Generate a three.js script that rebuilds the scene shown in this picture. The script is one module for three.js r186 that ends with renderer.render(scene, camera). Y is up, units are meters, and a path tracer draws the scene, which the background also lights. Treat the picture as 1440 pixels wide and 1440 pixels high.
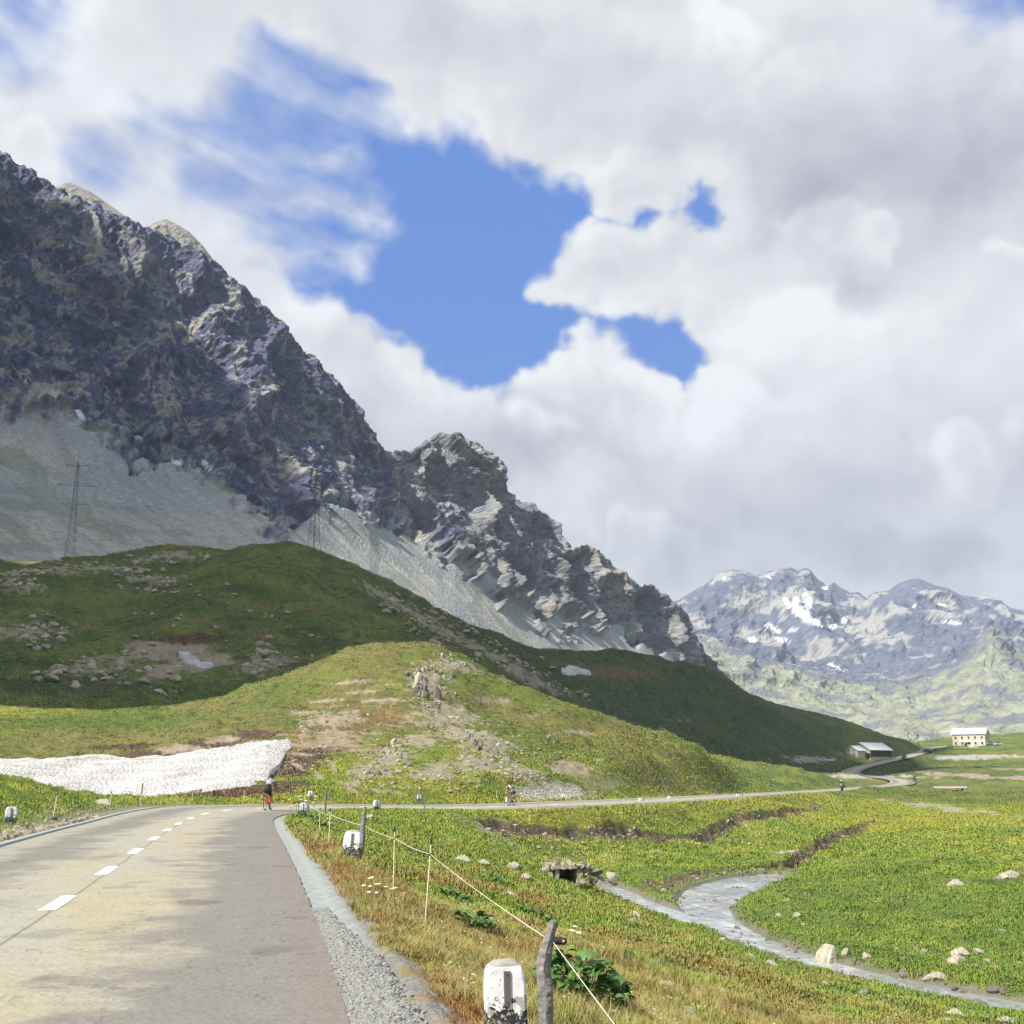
import * as THREE from 'three';
import { mergeGeometries, mergeVertices, toCreasedNormals } from 'three/addons/utils/BufferGeometryUtils.js';
import { MarchingCubes } from 'three/addons/objects/MarchingCubes.js';

// ------------------------------------------------------------------ camera
const scene = new THREE.Scene();
const F = 1544, EYE = 1.6, PITCH = Math.atan(366 / F), CP = Math.cos(PITCH), SP = Math.sin(PITCH);   // photograph: 1440 px, horizon at row 1086
const camera = new THREE.PerspectiveCamera(2 * Math.atan(720 / F) * 180 / Math.PI, 1, 0.1, 20000);
camera.position.set(0, EYE, 0);
camera.rotation.x = PITCH;
const renderer = new THREE.WebGLRenderer({ antialias: true });
renderer.toneMapping = THREE.LinearToneMapping;
const EXPOSURE = 1.6;
renderer.toneMappingExposure = EXPOSURE;
renderer.shadowMap.enabled = true;

// ------------------------------------------------------------------ numbers
const clamp = (x, a = 0, b = 1) => (x < a ? a : x > b ? b : x);
const mix = (a, b, t) => a + (b - a) * t;
const sst = (a, b, x) => { const t = clamp((x - a) / (b - a)); return t * t * (3 - 2 * t); };
let seedState = 12345;
const rnd = () => { seedState = (seedState + 0x6d2b79f5) | 0; let t = Math.imul(seedState ^ (seedState >>> 15), 1 | seedState); t = (t + Math.imul(t ^ (t >>> 7), 61 | t)) ^ t; return ((t ^ (t >>> 14)) >>> 0) / 4294967296; };
const rr = (a, b) => a + (b - a) * rnd();
const PERM = new Uint8Array(1024);
{ const p = Array.from({ length: 256 }, (_, i) => i); for (let i = 255; i > 0; i--) { const j = Math.floor(rnd() * (i + 1)); [p[i], p[j]] = [p[j], p[i]]; } for (let i = 0; i < 1024; i++) PERM[i] = p[i & 255]; }
const GX = new Float64Array(256), GY = new Float64Array(256), GZ = new Float64Array(256);
for (let i = 0; i < 256; i++) { const z = rr(-1, 1), a = rr(0, 6.2832), s = Math.sqrt(1 - z * z); GX[i] = s * Math.cos(a); GY[i] = s * Math.sin(a); GZ[i] = z; }
function n3(x, y, z) {                                   // gradient noise, about -1 .. 1
  const xf = Math.floor(x), yf = Math.floor(y), zf = Math.floor(z), X = xf & 255, Y = yf & 255, Z = zf & 255;
  x -= xf; y -= yf; z -= zf;
  const u = x * x * x * (x * (x * 6 - 15) + 10), v = y * y * y * (y * (y * 6 - 15) + 10), w = z * z * z * (z * (z * 6 - 15) + 10);
  const A = PERM[X] + Y, B = PERM[X + 1] + Y, AA = PERM[A] + Z, AB = PERM[A + 1] + Z, BA = PERM[B] + Z, BB = PERM[B + 1] + Z;
  const g = (h, a, b, c) => GX[h] * a + GY[h] * b + GZ[h] * c;
  const x1 = g(PERM[AA], x, y, z), x2 = g(PERM[BA], x - 1, y, z), x3 = g(PERM[AB], x, y - 1, z), x4 = g(PERM[BB], x - 1, y - 1, z);
  const x5 = g(PERM[AA + 1], x, y, z - 1), x6 = g(PERM[BA + 1], x - 1, y, z - 1), x7 = g(PERM[AB + 1], x, y - 1, z - 1), x8 = g(PERM[BB + 1], x - 1, y - 1, z - 1);
  const a = x1 + u * (x2 - x1), b = x3 + u * (x4 - x3), c = x5 + u * (x6 - x5), d = x7 + u * (x8 - x7), e = a + v * (b - a), f = c + v * (d - c);
  return (e + w * (f - e)) * 1.5;
}
function fbm(x, y, z, o, gain = 0.5) { let s = 0, a = 0.5; for (let i = 0; i < o; i++) { s += a * n3(x, y, z); x = x * 2.03 + 17.1; y = y * 2.03 + 5.3; z = z * 2.03 + 9.7; a *= gain; } return s; }
function ridged(x, y, z, o, gain = 0.5) { let s = 0, a = 0.5, w = 1; for (let i = 0; i < o; i++) { let n = 1 - Math.abs(n3(x, y, z)); n *= n * w; w = clamp(n * 1.6); s += a * n; x = x * 2.07 + 3.1; y = y * 2.07 + 7.3; z = z * 2.07 + 1.7; a *= gain; } return s; }
// a pixel of the photograph and a distance ahead (metres on the ground plane) give a place: [x, y, d], with z = -d
const ray = (px, py) => { const u = (px - 720) / F, v = (720 - py) / F, f = CP - v * SP; return [u / f, (v * CP + SP) / f]; };
const P = (px, py, d) => { const [a, b] = ray(px, py); return [a * d, EYE + b * d, d]; };
const toPx = (x, y, d) => { const yc = y - EYE, dep = d * CP + yc * SP, up = yc * CP - d * SP; return [720 + F * x / dep, 720 - F * up / dep]; };

// ------------------------------------------------------------------ sun and sky
const SUN = new THREE.Vector3(-0.53, 0.72, 0.45).normalize();
const sun = new THREE.DirectionalLight(new THREE.Color(1, 0.955, 0.87), 4.6);
sun.position.copy(SUN).multiplyScalar(4000);
sun.castShadow = true;
sun.shadow.mapSize.set(4096, 4096);
Object.assign(sun.shadow.camera, { left: -900, right: 900, top: 900, bottom: -900, near: 10, far: 9000 });
scene.add(sun, sun.target);

function makeSky() {
  const W = 4096, H = 2048, data = new Float32Array(W * H * 4), K = 1 / EXPOSURE, DEG = 180 / Math.PI;
  // openings and cloud heads, placed by direction (azimuth, elevation in degrees)
  const dir = (px, py) => { const [x, y] = ray(px, py); return [Math.atan(x) * DEG, Math.atan(y / Math.hypot(1, x)) * DEG]; };
  const place = ([px, py, w, h, t, a]) => [...dir(px, py), w * 0.034, h * 0.034, Math.cos(t), Math.sin(t), a];
  const holes = [
    [[500, 165], [640, 172], [700, 205], [760, 235], [830, 245], [870, 290], [950, 290], [985, 266], [1003, 283], [990, 300], [900, 318], [850, 322], [790, 370], [756, 405], [800, 425], [880, 440], [960, 428], [986, 440], [992, 520], [966, 550], [930, 520], [900, 502], [870, 475], [820, 480], [765, 505], [745, 545], [680, 555], [650, 535], [600, 510], [560, 465], [490, 440], [420, 400], [415, 372], [500, 366], [498, 352], [400, 346], [370, 318], [440, 310], [535, 304], [520, 290], [440, 262], [340, 235], [420, 215], [500, 208]],
    [[368, 45], [420, 58], [462, 98], [552, 118], [525, 136], [460, 130], [415, 112], [385, 88]], [[-40, 55], [12, 60], [18, 78], [-40, 100]], [[20, 10], [70, 15], [60, 36], [25, 36]],
    [[230, 178], [330, 165], [430, 160], [500, 190], [430, 212], [330, 205], [250, 196]], [[270, 258], [350, 246], [392, 262], [330, 276]], [[120, 230], [150, 232], [146, 252], [122, 246]], [[1340, -30], [1460, -30], [1460, 40], [1400, 20]], [[650, -40], [780, -40], [760, -5], [680, -4]]].map((h) => h.map(([x, y]) => dir(x, y)));
  const boxes = holes.map((h) => [Math.min(...h.map((p) => p[0])) - 5, Math.max(...h.map((p) => p[0])) + 5, Math.min(...h.map((p) => p[1])) - 5, Math.max(...h.map((p) => p[1])) + 5]);
  const outside = (h, x, y) => { let best = 1e9, inn = false; for (let i = 0, j = h.length - 1; i < h.length; j = i++) { const [ax, ay] = h[i], [bx, by] = h[j], ex = bx - ax, ey = by - ay, t = clamp(((x - ax) * ex + (y - ay) * ey) / (ex * ex + ey * ey)), dx = x - ax - ex * t, dy = y - ay - ey * t; best = Math.min(best, dx * dx + dy * dy); if ((ay > y) !== (by > y) && x < (bx - ax) * (y - ay) / (by - ay) + ax) inn = !inn; } return (inn ? -1 : 1) * Math.sqrt(best); };
  const greys = [[1200, 240, 330, 90, 0, 0.62], [800, 110, 260, 80, 0, 0.30], [1310, 775, 120, 34, 0, 0.6], [1000, 770, 300, 60, 0, 0.45], [830, 660, 110, 40, 0.3, 0.4], [1180, 500, 230, 80, 0, -0.45], [600, 620, 160, 50, 0, 0.25], [120, 130, 150, 80, 0, -0.1], [1000, 50, 100, 50, 0, -0.3], [1200, 395, 60, 18, 0.1, 0.4], [1060, 620, 120, 60, 0, -0.1], [1430, 660, 60, 60, 0, 0.35], [1240, 690, 120, 40, 0, 0.2]].map(place);
  const heads = [[840, 540, 100, 70, 0, 0.16], [930, 590, 70, 60, 0, 0.14], [745, 615, 75, 55, 0.4, 0.26], [820, 690, 80, 50, 0.4, 0.2], [1345, 655, 75, 50, 0, 0.24], [1050, 600, 90, 50, 0, 0.12], [1210, 370, 60, 40, 0.2, 0.2], [1130, 350, 70, 50, 0, 0.16], [1150, 470, 150, 60, 0, 0.14], [560, 530, 70, 60, 0.5, 0.1], [440, 450, 60, 60, 0.7, 0.12], [60, 230, 60, 50, 0.5, 0.16], [870, 240, 40, 30, 0.4, 0.12], [870, 365, 90, 36, -0.4, 0.08], [1420, 380, 50, 30, 0, 0.18], [1020, 60, 70, 50, 0.2, 0.14], [920, 760, 90, 34, 0, 0.14], [1100, 130, 90, 40, 0.1, 0.1]].map(place);
  const thinAt = [[300, 230, 330, 150, 0, 1], [1330, 110, 130, 130, 0, 0.9], [420, 110, 120, 50, 0.3, 0.7], [40, 40, 100, 60, 0, 0.7]].map(place);
  const polar = (s, az, el) => { const dx = az - s[0], dy = el - s[1]; if (dx > 40 || dx < -40 || dy > 40 || dy < -40) return null; return [(dx * s[4] - dy * s[5]) / s[2], (dx * s[5] + dy * s[4]) / s[3]]; };
  const bump = (s, az, el) => { const v = polar(s, az, el); if (!v) return 0; const r = v[0] * v[0] + v[1] * v[1]; return r < 9 ? s[6] * Math.exp(-r * 0.9) : 0; };
  const puff = (x, y, z, f, o) => { let s = 0, a = 0.5; for (let i = 0; i < o; i++) { s += a * (0.5 - Math.abs(n3(x * f + 11, y * f * 1.15, z * f + 2))) * 1.5; f *= 2.05; a *= 0.52; } return s; };
  for (let row = 0; row < H; row++) {
    const el = ((row + 0.5) / H - 0.5) * Math.PI, y = Math.sin(el), ce = Math.cos(el), eld = el * DEG;
    for (let col = 0; col < W; col++) {
      const o = (row * W + col) * 4;
      data[o + 3] = 1;
      if (eld < -1) { data[o] = 0.2 * K; data[o + 1] = 0.22 * K; data[o + 2] = 0.2 * K; continue; }
      const round = ((col + 0.5) / W - 0.5) * 2 * Math.PI, x = Math.cos(round) * ce, z = Math.sin(round) * ce, az = Math.atan2(x, -z) * DEG;
      const wa = fbm(x * 16, y * 16, z * 16 + 4, 4) * 2.2, we = fbm(x * 16 + 31, y * 16, z * 16, 4) * 2.2, a2 = az + wa, e2 = eld + we;
      let sd = 6, thin = 0, grey = 0.12, head = 0;
      for (let i = 0; i < holes.length; i++) { const b = boxes[i]; if (a2 > b[0] && a2 < b[1] && e2 > b[2] && e2 < b[3]) sd = Math.min(sd, outside(holes[i], a2, e2)); }
      const far = sst(24, 45, Math.abs(az)) + sst(32, 48, eld);
      if (far > 0) sd = Math.min(sd, mix(6, 2.2 + 16 * fbm(x * 1.8 + 8, y * 2.4, z * 1.8, 4), clamp(far)));
      for (const s of thinAt) thin += bump(s, az, eld);
      for (const s of greys) grey += bump(s, a2, e2);
      for (const s of heads) { const v = polar(s, a2 + wa * 0.8, e2 + we * 0.8); if (!v) continue; const q = Math.hypot(v[0], v[1]); if (q < 1.35) head += s[6] * 0.85 * sst(1.22, 0.62, q) * (0.4 + 0.75 * v[1] - 0.25 * v[0]); }
      thin = clamp(thin);
      const p = puff(x, y, z, 11, 6), soft = fbm(x * 4 + 3, y * 5, z * 4, 5), wisp = thin > 0.05 ? fbm(x * 6 + y * 9, y * 30 + x * 9, z * 6, 5) : 0;
      const d = sd * mix(1, 0.55, thin) + mix(1.7, 0.8, thin) * p + wisp * 2.2 * thin - 0.35, alpha = sst(mix(-0.4, -1.6, thin), mix(0.45, 2.3, thin), d) * mix(0.975, 0.93, thin);
      const b1 = puff(x, y, z, 4.5, 5), b2 = puff(x - 0.018, y + 0.035, z, 4.5, 5), big = clamp((b1 - b2) * 1.2, -0.5, 0.5), q = puff(x - 0.010, y + 0.018, z, 11, 6), rim = clamp((p - q) * 0.9, -0.3, 0.4), edge = 1 - sst(0.3, 3.2, d);
      const lum = clamp(0.845 - 0.38 * clamp(grey + soft * 0.5, -0.35, 1) * (1 - edge * 0.7) + rim * (0.13 + 0.2 * edge) + big * 0.20 + head * 1.15 + edge * 0.04, 0.42, 1.0);
      const hi = clamp(eld / 60), veil = 0.02 + 0.12 * sst(14, 2, eld);
      const br = mix(0.135, 0.075, hi) + veil, bg = mix(0.315, 0.20, hi) + veil, bb = mix(0.80, 0.62, hi) + veil * 0.6;
      data[o] = mix(br, lum * 0.975, alpha) * K; data[o + 1] = mix(bg, lum * 0.99, alpha) * K; data[o + 2] = mix(bb, lum * mix(1.09, 1.0, sst(0.5, 0.9, lum)), alpha) * K;
    }
  }
  const t = new THREE.DataTexture(data, W, H, THREE.RGBAFormat, THREE.FloatType);
  t.mapping = THREE.EquirectangularReflectionMapping; t.magFilter = THREE.LinearFilter; t.minFilter = THREE.LinearFilter; t.needsUpdate = true;
  scene.background = t; scene.environment = t;
}
makeSky();
console.log('sky done');
// ------------------------------------------------------------------ helpers for objects
const taken = new Map();
const numbered = (n) => { const k = taken.get(n) ?? 0; taken.set(n, k + 1); return k ? n + '_' + String(k).padStart(3, '0') : n; };
const shade = (m) => { m.castShadow = true; m.receiveShadow = true; return m; };
function structure(name, g, mat) { const m = shade(new THREE.Mesh(g, mat)); m.name = numbered(name); m.userData.kind = 'structure'; scene.add(m); return m; }
function tag(o, label, category, group) { o.userData.label = label; o.userData.category = category; if (group) o.userData.group = group; return o; }
function thing(name, label, category, pos = [0, 0, 0], turn = 0, group) { const o = new THREE.Group(); o.name = numbered(name); o.position.set(...pos); o.rotation.y = turn; scene.add(o); return tag(o, label, category, group); }
function meshThing(name, g, mat, label, category, group) { const m = shade(new THREE.Mesh(g, mat)); m.name = numbered(name); scene.add(m); return tag(m, label, category, group); }
function part(name, g, mat, parent) { const m = shade(new THREE.Mesh(g, mat)); m.name = name; parent.add(m); return m; }
const rgb = (r, g, b) => new THREE.Color().setRGB(r, g, b);
const std = (c, rough = 0.9, more = {}) => new THREE.MeshStandardMaterial({ color: Array.isArray(c) ? rgb(...c) : c, roughness: rough, ...more });
function lerpTable(list, k, x) {                          // list sorted by [k]; linear interpolation of whole rows
  let i = 0; while (i < list.length - 2 && list[i + 1][k] < x) i++;
  const a = list[i], b = list[i + 1], t = clamp((x - a[k]) / (b[k] - a[k]));
  return a.map((v, j) => mix(v, b[j], t));
}
function greyTexture(n, f, repeat = 1, srgb = false) {      // tileable by construction of f(u, v) on a torus is left to f
  const d = new Uint8Array(n * n * 4);
  for (let j = 0; j < n; j++) for (let i = 0; i < n; i++) { const v = f(i / n, j / n), o = (j * n + i) * 4; const c = Array.isArray(v) ? v : [v, v, v]; for (let k = 0; k < 3; k++) d[o + k] = clamp(c[k]) * 255; d[o + 3] = 255; }
  const t = new THREE.DataTexture(d, n, n); t.wrapS = t.wrapT = THREE.RepeatWrapping; t.magFilter = THREE.LinearFilter; t.minFilter = THREE.LinearMipmapLinearFilter; t.generateMipmaps = true;
  if (srgb) t.colorSpace = THREE.SRGBColorSpace; t.repeat.set(repeat, repeat); t.needsUpdate = true; return t;
}
const TAU = Math.PI * 2;
// noise that repeats in u and v over 1 (walked on a torus folded into 3-D by blending)
const tileN = (u, v, f, o, seed = 0, rid = false) => { const g = rid ? ridged : fbm, a = g(u * f + seed, v * f, seed, o), b = g((u - 1) * f + seed, v * f, seed, o), c = g(u * f + seed, (v - 1) * f, seed, o), d = g((u - 1) * f + seed, (v - 1) * f, seed, o); const su = sst(0.0, 1, u), sv = sst(0, 1, v); return mix(mix(a, b, su), mix(c, d, su), sv); };

// ------------------------------------------------------------------ the lie of the land: smooth surface through surveyed points
const EDGE = [   // right edge of the road: x, d (ahead), height
  [4.2, -16, 0], [2.4, -8, 0], [0.62, 0, 0], [-1.05, 7.75, 0], [-1.39, 9.47, 0], [-2.91, 16.3, 0], [-5.15, 26, 0], [-7.95, 38, -0.06], [-9.3, 44.5, -0.12], [-10.1, 50, -0.2], [-10.35, 54.5, -0.26], [-9.9, 58.2, -0.33], [-8.3, 62, -0.42], [-5, 67.8, -0.6], [0, 76, -0.86], [7.4, 90, -1.02], [19.7, 113, -1.18],
  [35, 148, -1.32], [58, 198, -1.6], [81, 248, -1.75], [101, 284, -1.35], [107.5, 304, -0.5], [108, 324, 0.15], [108.5, 350, 1.0], [122, 385, 2.9], [149, 432, 5.9], [172, 475, 8.2], [194, 520, 10.7], [214, 565, 13.2], [240, 605, 15.2]];
const HALF = 3.1;
const road = [];
{
  const c = new THREE.CatmullRomCurve3(EDGE.map(([x, d, y]) => new THREE.Vector3(x, y, d)), false, 'centripetal'), L = c.getLength(), n = Math.round(L / 0.5);
  c.arcLengthDivisions = 4000; c.updateArcLengths();
  const pts = c.getSpacedPoints(n);
  for (let i = 0; i <= n; i++) { const a = pts[Math.max(0, i - 4)], b = pts[Math.min(n, i + 4)], tx = b.x - a.x, tz = b.z - a.z, l = Math.hypot(tx, tz); road.push({ x: pts[i].x, y: pts[i].y, d: pts[i].z, tx: tx / l, td: tz / l, s: i * L / n }); }
  // centre line = right edge moved 3.1 m to the left of the direction of travel; smoothed
  for (const r of road) { r.cx = r.x - r.td * HALF; r.cd = r.d + r.tx * HALF; }
  for (let k = 0; k < 60; k++) for (let i = 1; i < road.length - 1; i++) { const a = road[i - 1], b = road[i + 1], r = road[i]; r.cx = mix(r.cx, (a.cx + b.cx) / 2, 0.5); r.cd = mix(r.cd, (a.cd + b.cd) / 2, 0.5); r.y = mix(r.y, (a.y + b.y) / 2, 0.5); }
  for (let i = 0; i < road.length; i++) { const a = road[Math.max(0, i - 2)], b = road[Math.min(road.length - 1, i + 2)], tx = b.cx - a.cx, td = b.cd - a.cd, l = Math.hypot(tx, td); const r = road[i]; r.tx = tx / l; r.td = td / l; }
  // the bend is banked: the outer (left) side stands higher
  for (const r of road) r.bank = 0.045 * sst(38, 56, r.cd) * (1 - 0.75 * sst(110, 170, r.cd));
}
const roadPoint = (r, off) => [r.cx + r.td * off, r.y + (HALF - off) * r.bank - 0.02 * Math.abs(off) / HALF, r.cd - r.tx * off];   // off > 0: right
const cellKey = (i, j) => i * 4096 + j, CELL = 8, roadCells = new Map();
road.forEach((r, k) => { if (k % 2) return; const ci = Math.floor(r.cx / CELL), cj = Math.floor(r.cd / CELL); for (let a = -2; a <= 2; a++) for (let b = -2; b <= 2; b++) { const key = cellKey(ci + a + 500, cj + b + 500); if (!roadCells.has(key)) roadCells.set(key, []); roadCells.get(key).push(k); } });
function nearRoad(x, d) {                                  // { off, r } of the nearest stretch of road or null
  const list = roadCells.get(cellKey(Math.floor(x / CELL) + 500, Math.floor(d / CELL) + 500));
  if (!list) return null;
  let best = 1e9, bk = 0;
  for (const k of list) { const r = road[k], a = x - r.cx, b = d - r.cd, q = a * a + b * b; if (q < best) { best = q; bk = k; } }
  const r = road[bk];
  return { off: (x - r.cx) * r.td - (d - r.cd) * r.tx, r, far: Math.sqrt(best) };
}
const STREAM = [  // x, d, width, water level
  [34, 17, 1.7, -5.10], [25, 24, 1.7, -5.03], [15.5, 32.5, 1.5, -4.95], [12.6, 36.6, 1.3, -4.88], [10.9, 39.6, 1.2, -4.82], [9.7, 43.2, 1.2, -4.74], [9.0, 47, 1.3, -4.66], [8.8, 51.5, 1.6, -4.56], [9.4, 56, 2.3, -4.47], [11.0, 60.5, 3.3, -4.39], [13.4, 65, 2.8, -4.3], [16.0, 69.5, 1.2, -4.36]];
const BROOK = [[4.6, 60.2, 0.7, -4.05], [5.2, 57.2, 0.9, -4.12], [6.0, 54.2, 1.0, -4.3], [7.1, 51, 1.3, -4.5], [8.6, 48.6, 1.2, -4.95]];   // from the culvert into the stream
const dense = (list, step) => { const c = new THREE.CatmullRomCurve3(list.map((p) => new THREE.Vector3(p[0], p[1], p[3])), false, 'centripetal'), n = Math.round(c.getLength() / step), out = []; for (let i = 0; i <= n; i++) { const u = i / n, p = c.getPoint(u), k = u * (list.length - 1), a = Math.min(list.length - 2, Math.floor(k)); out.push([p.x, p.y, mix(list[a][2], list[a + 1][2], k - a), p.z]); } return out; };
const streamPts = dense(STREAM, 0.7), brookPts = dense(BROOK, 0.5);
function nearWater(x, d) {
  let best = 1e9, res = null;
  if (d > 250 || x < -2) return null;
  for (const list of [streamPts, brookPts]) for (let i = 0; i < list.length; i++) { const p = list[i], a = x - p[0], b = d - p[1]; if (a > 14 || a < -14 || b > 14 || b < -14) continue; const q = Math.sqrt(a * a + b * b) - p[2] / 2; if (q < best) { best = q; res = p; } }
  return res && { out: best, p: res };
}
const survey = [];
for (const [px, py, d] of [
  [1000, 1440, 15], [860, 1440, 10.6], [1200, 1440, 22], [1440, 1440, 30], [1000, 1380, 22], [1000, 1340, 33], [820, 1392, 12.5], [900, 1300, 30], [800, 1300, 27], [800, 1260, 42], [700, 1240, 37], [640, 1260, 27], [560, 1210, 31], [620, 1190, 44], [700, 1190, 52], [700, 1160, 66], [700, 1300, 19], [900, 1350, 21],
  [797, 1232, 62], [740, 1215, 56], [850, 1151, 82], [850, 1172, 78.5], [850, 1210, 68], [950, 1192, 83], [900, 1230, 62], [1000, 1150, 100], [1000, 1167, 97], [1100, 1150, 108], [1100, 1135, 118], [1140, 1160, 110], [1200, 1140, 140], [1250, 1125, 195],
  [1440, 1280, 51], [1440, 1340, 42], [1300, 1300, 48], [1200, 1250, 60], [1100, 1250, 59], [1300, 1200, 80], [1440, 1160, 115], [1440, 1130, 172], [1350, 1120, 215], [1700, 1200, 80], [1700, 1130, 170], [1700, 1300, 45], [1100, 1320, 46],
  [1440, 1100, 260], [1440, 1080, 330], [1440, 1045, 520], [1380, 1110, 250], [1330, 1080, 370], [1180, 1095, 310], [1100, 1090, 330], [1150, 1065, 450], [1225, 1064, 500], [1380, 1050, 630], [1440, 1030, 700], [1385, 1026, 735], [1440, 1022, 740], [1560, 1020, 740], [1290, 1052, 640], [1700, 1080, 330],
  [690, 890, 470], [790, 921, 475], [900, 926, 480], [1000, 946, 490], [1060, 980, 500], [1110, 1005, 520], [1180, 1011, 560], [1240, 1036, 590], [900, 1000, 400], [1000, 1050, 400], [800, 960, 380], [1100, 1040, 460],
  [0, 790, 430], [100, 788, 425], [230, 777, 420], [300, 776, 415], [380, 770, 400], [460, 785, 395], [520, 810, 390], [600, 855, 400], [650, 875, 430], [-150, 800, 430], [0, 880, 300], [200, 850, 330], [400, 850, 310], [100, 950, 220], [275, 940, 250], [400, 930, 260], [500, 880, 300], [0, 985, 185], [150, 1000, 165], [230, 1003, 172], [-150, 960, 200],
  [0, 1005, 140], [100, 1010, 140], [200, 1020, 135], [0, 1045, 122], [100, 1055, 118], [0, 1071, 112], [180, 1063, 108], [270, 1058, 106], [340, 1043, 105], [412, 1038, 105], [0, 1085, 88], [100, 1105, 84], [225, 1119, 78], [300, 1112, 76], [370, 1103, 76],
  [300, 985, 150], [420, 945, 150], [500, 920, 150], [575, 908, 150], [640, 925, 150], [700, 955, 150], [780, 985, 150], [880, 1020, 150], [960, 1045, 152], [1040, 1075, 155], [1100, 1100, 157], [1135, 1113, 160],
  [575, 1000, 118], [575, 1080, 92], [575, 1120, 77], [430, 1060, 98], [430, 1110, 72], [700, 1050, 108], [700, 1110, 88], [850, 1060, 122], [850, 1115, 106], [1000, 1090, 140], [1000, 1118, 125], [420, 1000, 124], [700, 1000, 128],
  [0, 1092, 45], [60, 1108, 47], [130, 1121, 50], [0, 1150, 35], [14, 1160, 33],
]) survey.push(P(px, py, d));
for (const w of [[0, -0.4, 8.9], [-1.1, -0.45, 15.5], [-2.26, -0.6, 22], [-6.1, -0.6, 38], [-2.96, -0.1, 21], [-30, 0.3, 66], [-20, 0.8, 20], [-18, 1, 4], [-30, 3, 30], [-50, 6, 50], [-60, 5, 80], [-90, 15, 120], [8, -2.5, 8], [15, -4, 12], [30, -5.2, 20], [25, -4.8, 5], [60, -4.6, 40], [10, -2.5, -10], [4, -0.9, 0], [-8, 0, -14], [3.4, -0.6, -8], [-18, 1, -12], [25, -4.5, -12],
  [0, 6, 215], [30, 4, 230], [-30, 10, 205], [-60, 11, 185], [60, 2, 260], [20, 14, 300], [-60, 70, 560], [-250, 75, 600], [60, 40, 650], [200, 18, 720], [-120, 66, 720], [120, 30, 720], [350, 30, 600], [-280, 70, 420], [-10, 5, 180], [20, 3, 185], [-40, 9, 178]]) survey.push(w);
const AZK = 1.6, tc = survey.map(([x, y, d]) => [Math.atan2(x, d) * AZK, Math.log(Math.max(3, Math.hypot(x, d))), y]), N = tc.length;
const tw = (() => {
  const n = N + 3, A = Array.from({ length: n }, () => new Float64Array(n + 1)), U = (q) => (q > 1e-12 ? q * Math.log(q) : 0);
  for (let i = 0; i < N; i++) {
    for (let j = 0; j < N; j++) { const a = tc[i][0] - tc[j][0], b = tc[i][1] - tc[j][1]; A[i][j] = U(a * a + b * b); }
    A[i][i] += 0.0006; A[i][N] = A[N][i] = 1; A[i][N + 1] = A[N + 1][i] = tc[i][0]; A[i][N + 2] = A[N + 2][i] = tc[i][1]; A[i][n] = tc[i][2];
  }
  for (let c = 0; c < n; c++) { let p = c; for (let r = c + 1; r < n; r++) if (Math.abs(A[r][c]) > Math.abs(A[p][c])) p = r; [A[c], A[p]] = [A[p], A[c]]; for (let r = 0; r < n; r++) { if (r === c) continue; const f = A[r][c] / A[c][c]; if (f) for (let k = c; k <= n; k++) A[r][k] -= f * A[c][k]; } }
  return Float64Array.from(A, (row, i) => row[n] / row[i]);
})();
const TA = Float64Array.from(tc, (t) => t[0]), TB = Float64Array.from(tc, (t) => t[1]);
function landBase(x, d) {
  const a = clamp(Math.atan2(x, d), -1.9, 1.9) * AZK, b = Math.log(Math.max(3, Math.hypot(x, d)));
  let s = tw[N] + tw[N + 1] * a + tw[N + 2] * b;
  for (let i = 0; i < N; i++) { const p = a - TA[i], q = b - TB[i], r = p * p + q * q; if (r > 1e-12) s += tw[i] * r * Math.log(r); }
  return s;
}
// eroded turf edges: above the line the meadow, below it a small drop
const BANKS = [[[655, 1153, 64], [700, 1153, 68], [760, 1156, 73], [850, 1154, 81], [930, 1151, 89], [1000, 1149, 98], [1060, 1144, 108], [1110, 1134, 120], [1150, 1125, 140]].map(([a, b, c]) => { const p = P(a, b, c); return [p[0], p[2], 0.75]; }), [[5.8, 56.2, 0.1], [7.3, 59.8, 0.5], [9.2, 64.2, 0.7], [12.4, 69.5, 0.8], [16.5, 76.5, 0.8], [22, 88, 0.8], [30, 106, 0.7], [40, 125, 0.2]]];
function bankAt(x, d) {
  if (d < 50 || d > 150 || x < -6 || x > 46) return null;
  let best = 1e9, res = null;
  BANKS.forEach((b, k) => { for (let i = 0; i < b.length - 1; i++) { const [ax, ad, as] = b[i], [bx, bd, bs] = b[i + 1], ex = bx - ax, ed = bd - ad, l2 = ex * ex + ed * ed, t = clamp(((x - ax) * ex + (d - ad) * ed) / l2), dx = x - ax - ex * t, dd = d - ad - ed * t, q = Math.hypot(dx, dd); if (q < best) { best = q; const end = (k === 0 && i === 0 && t === 0) || (i === b.length - 2 && t === 1) || (i === 0 && t === 0); res = { sd: q * Math.sign(dx * ed - dd * ex), step: end ? 0 : mix(as, bs, t) * Math.min(1, (i === 0 ? t * 3 : 1), (i === b.length - 2 ? (1 - t) * 2 : 1)) }; } } });
  return res;
}
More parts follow.
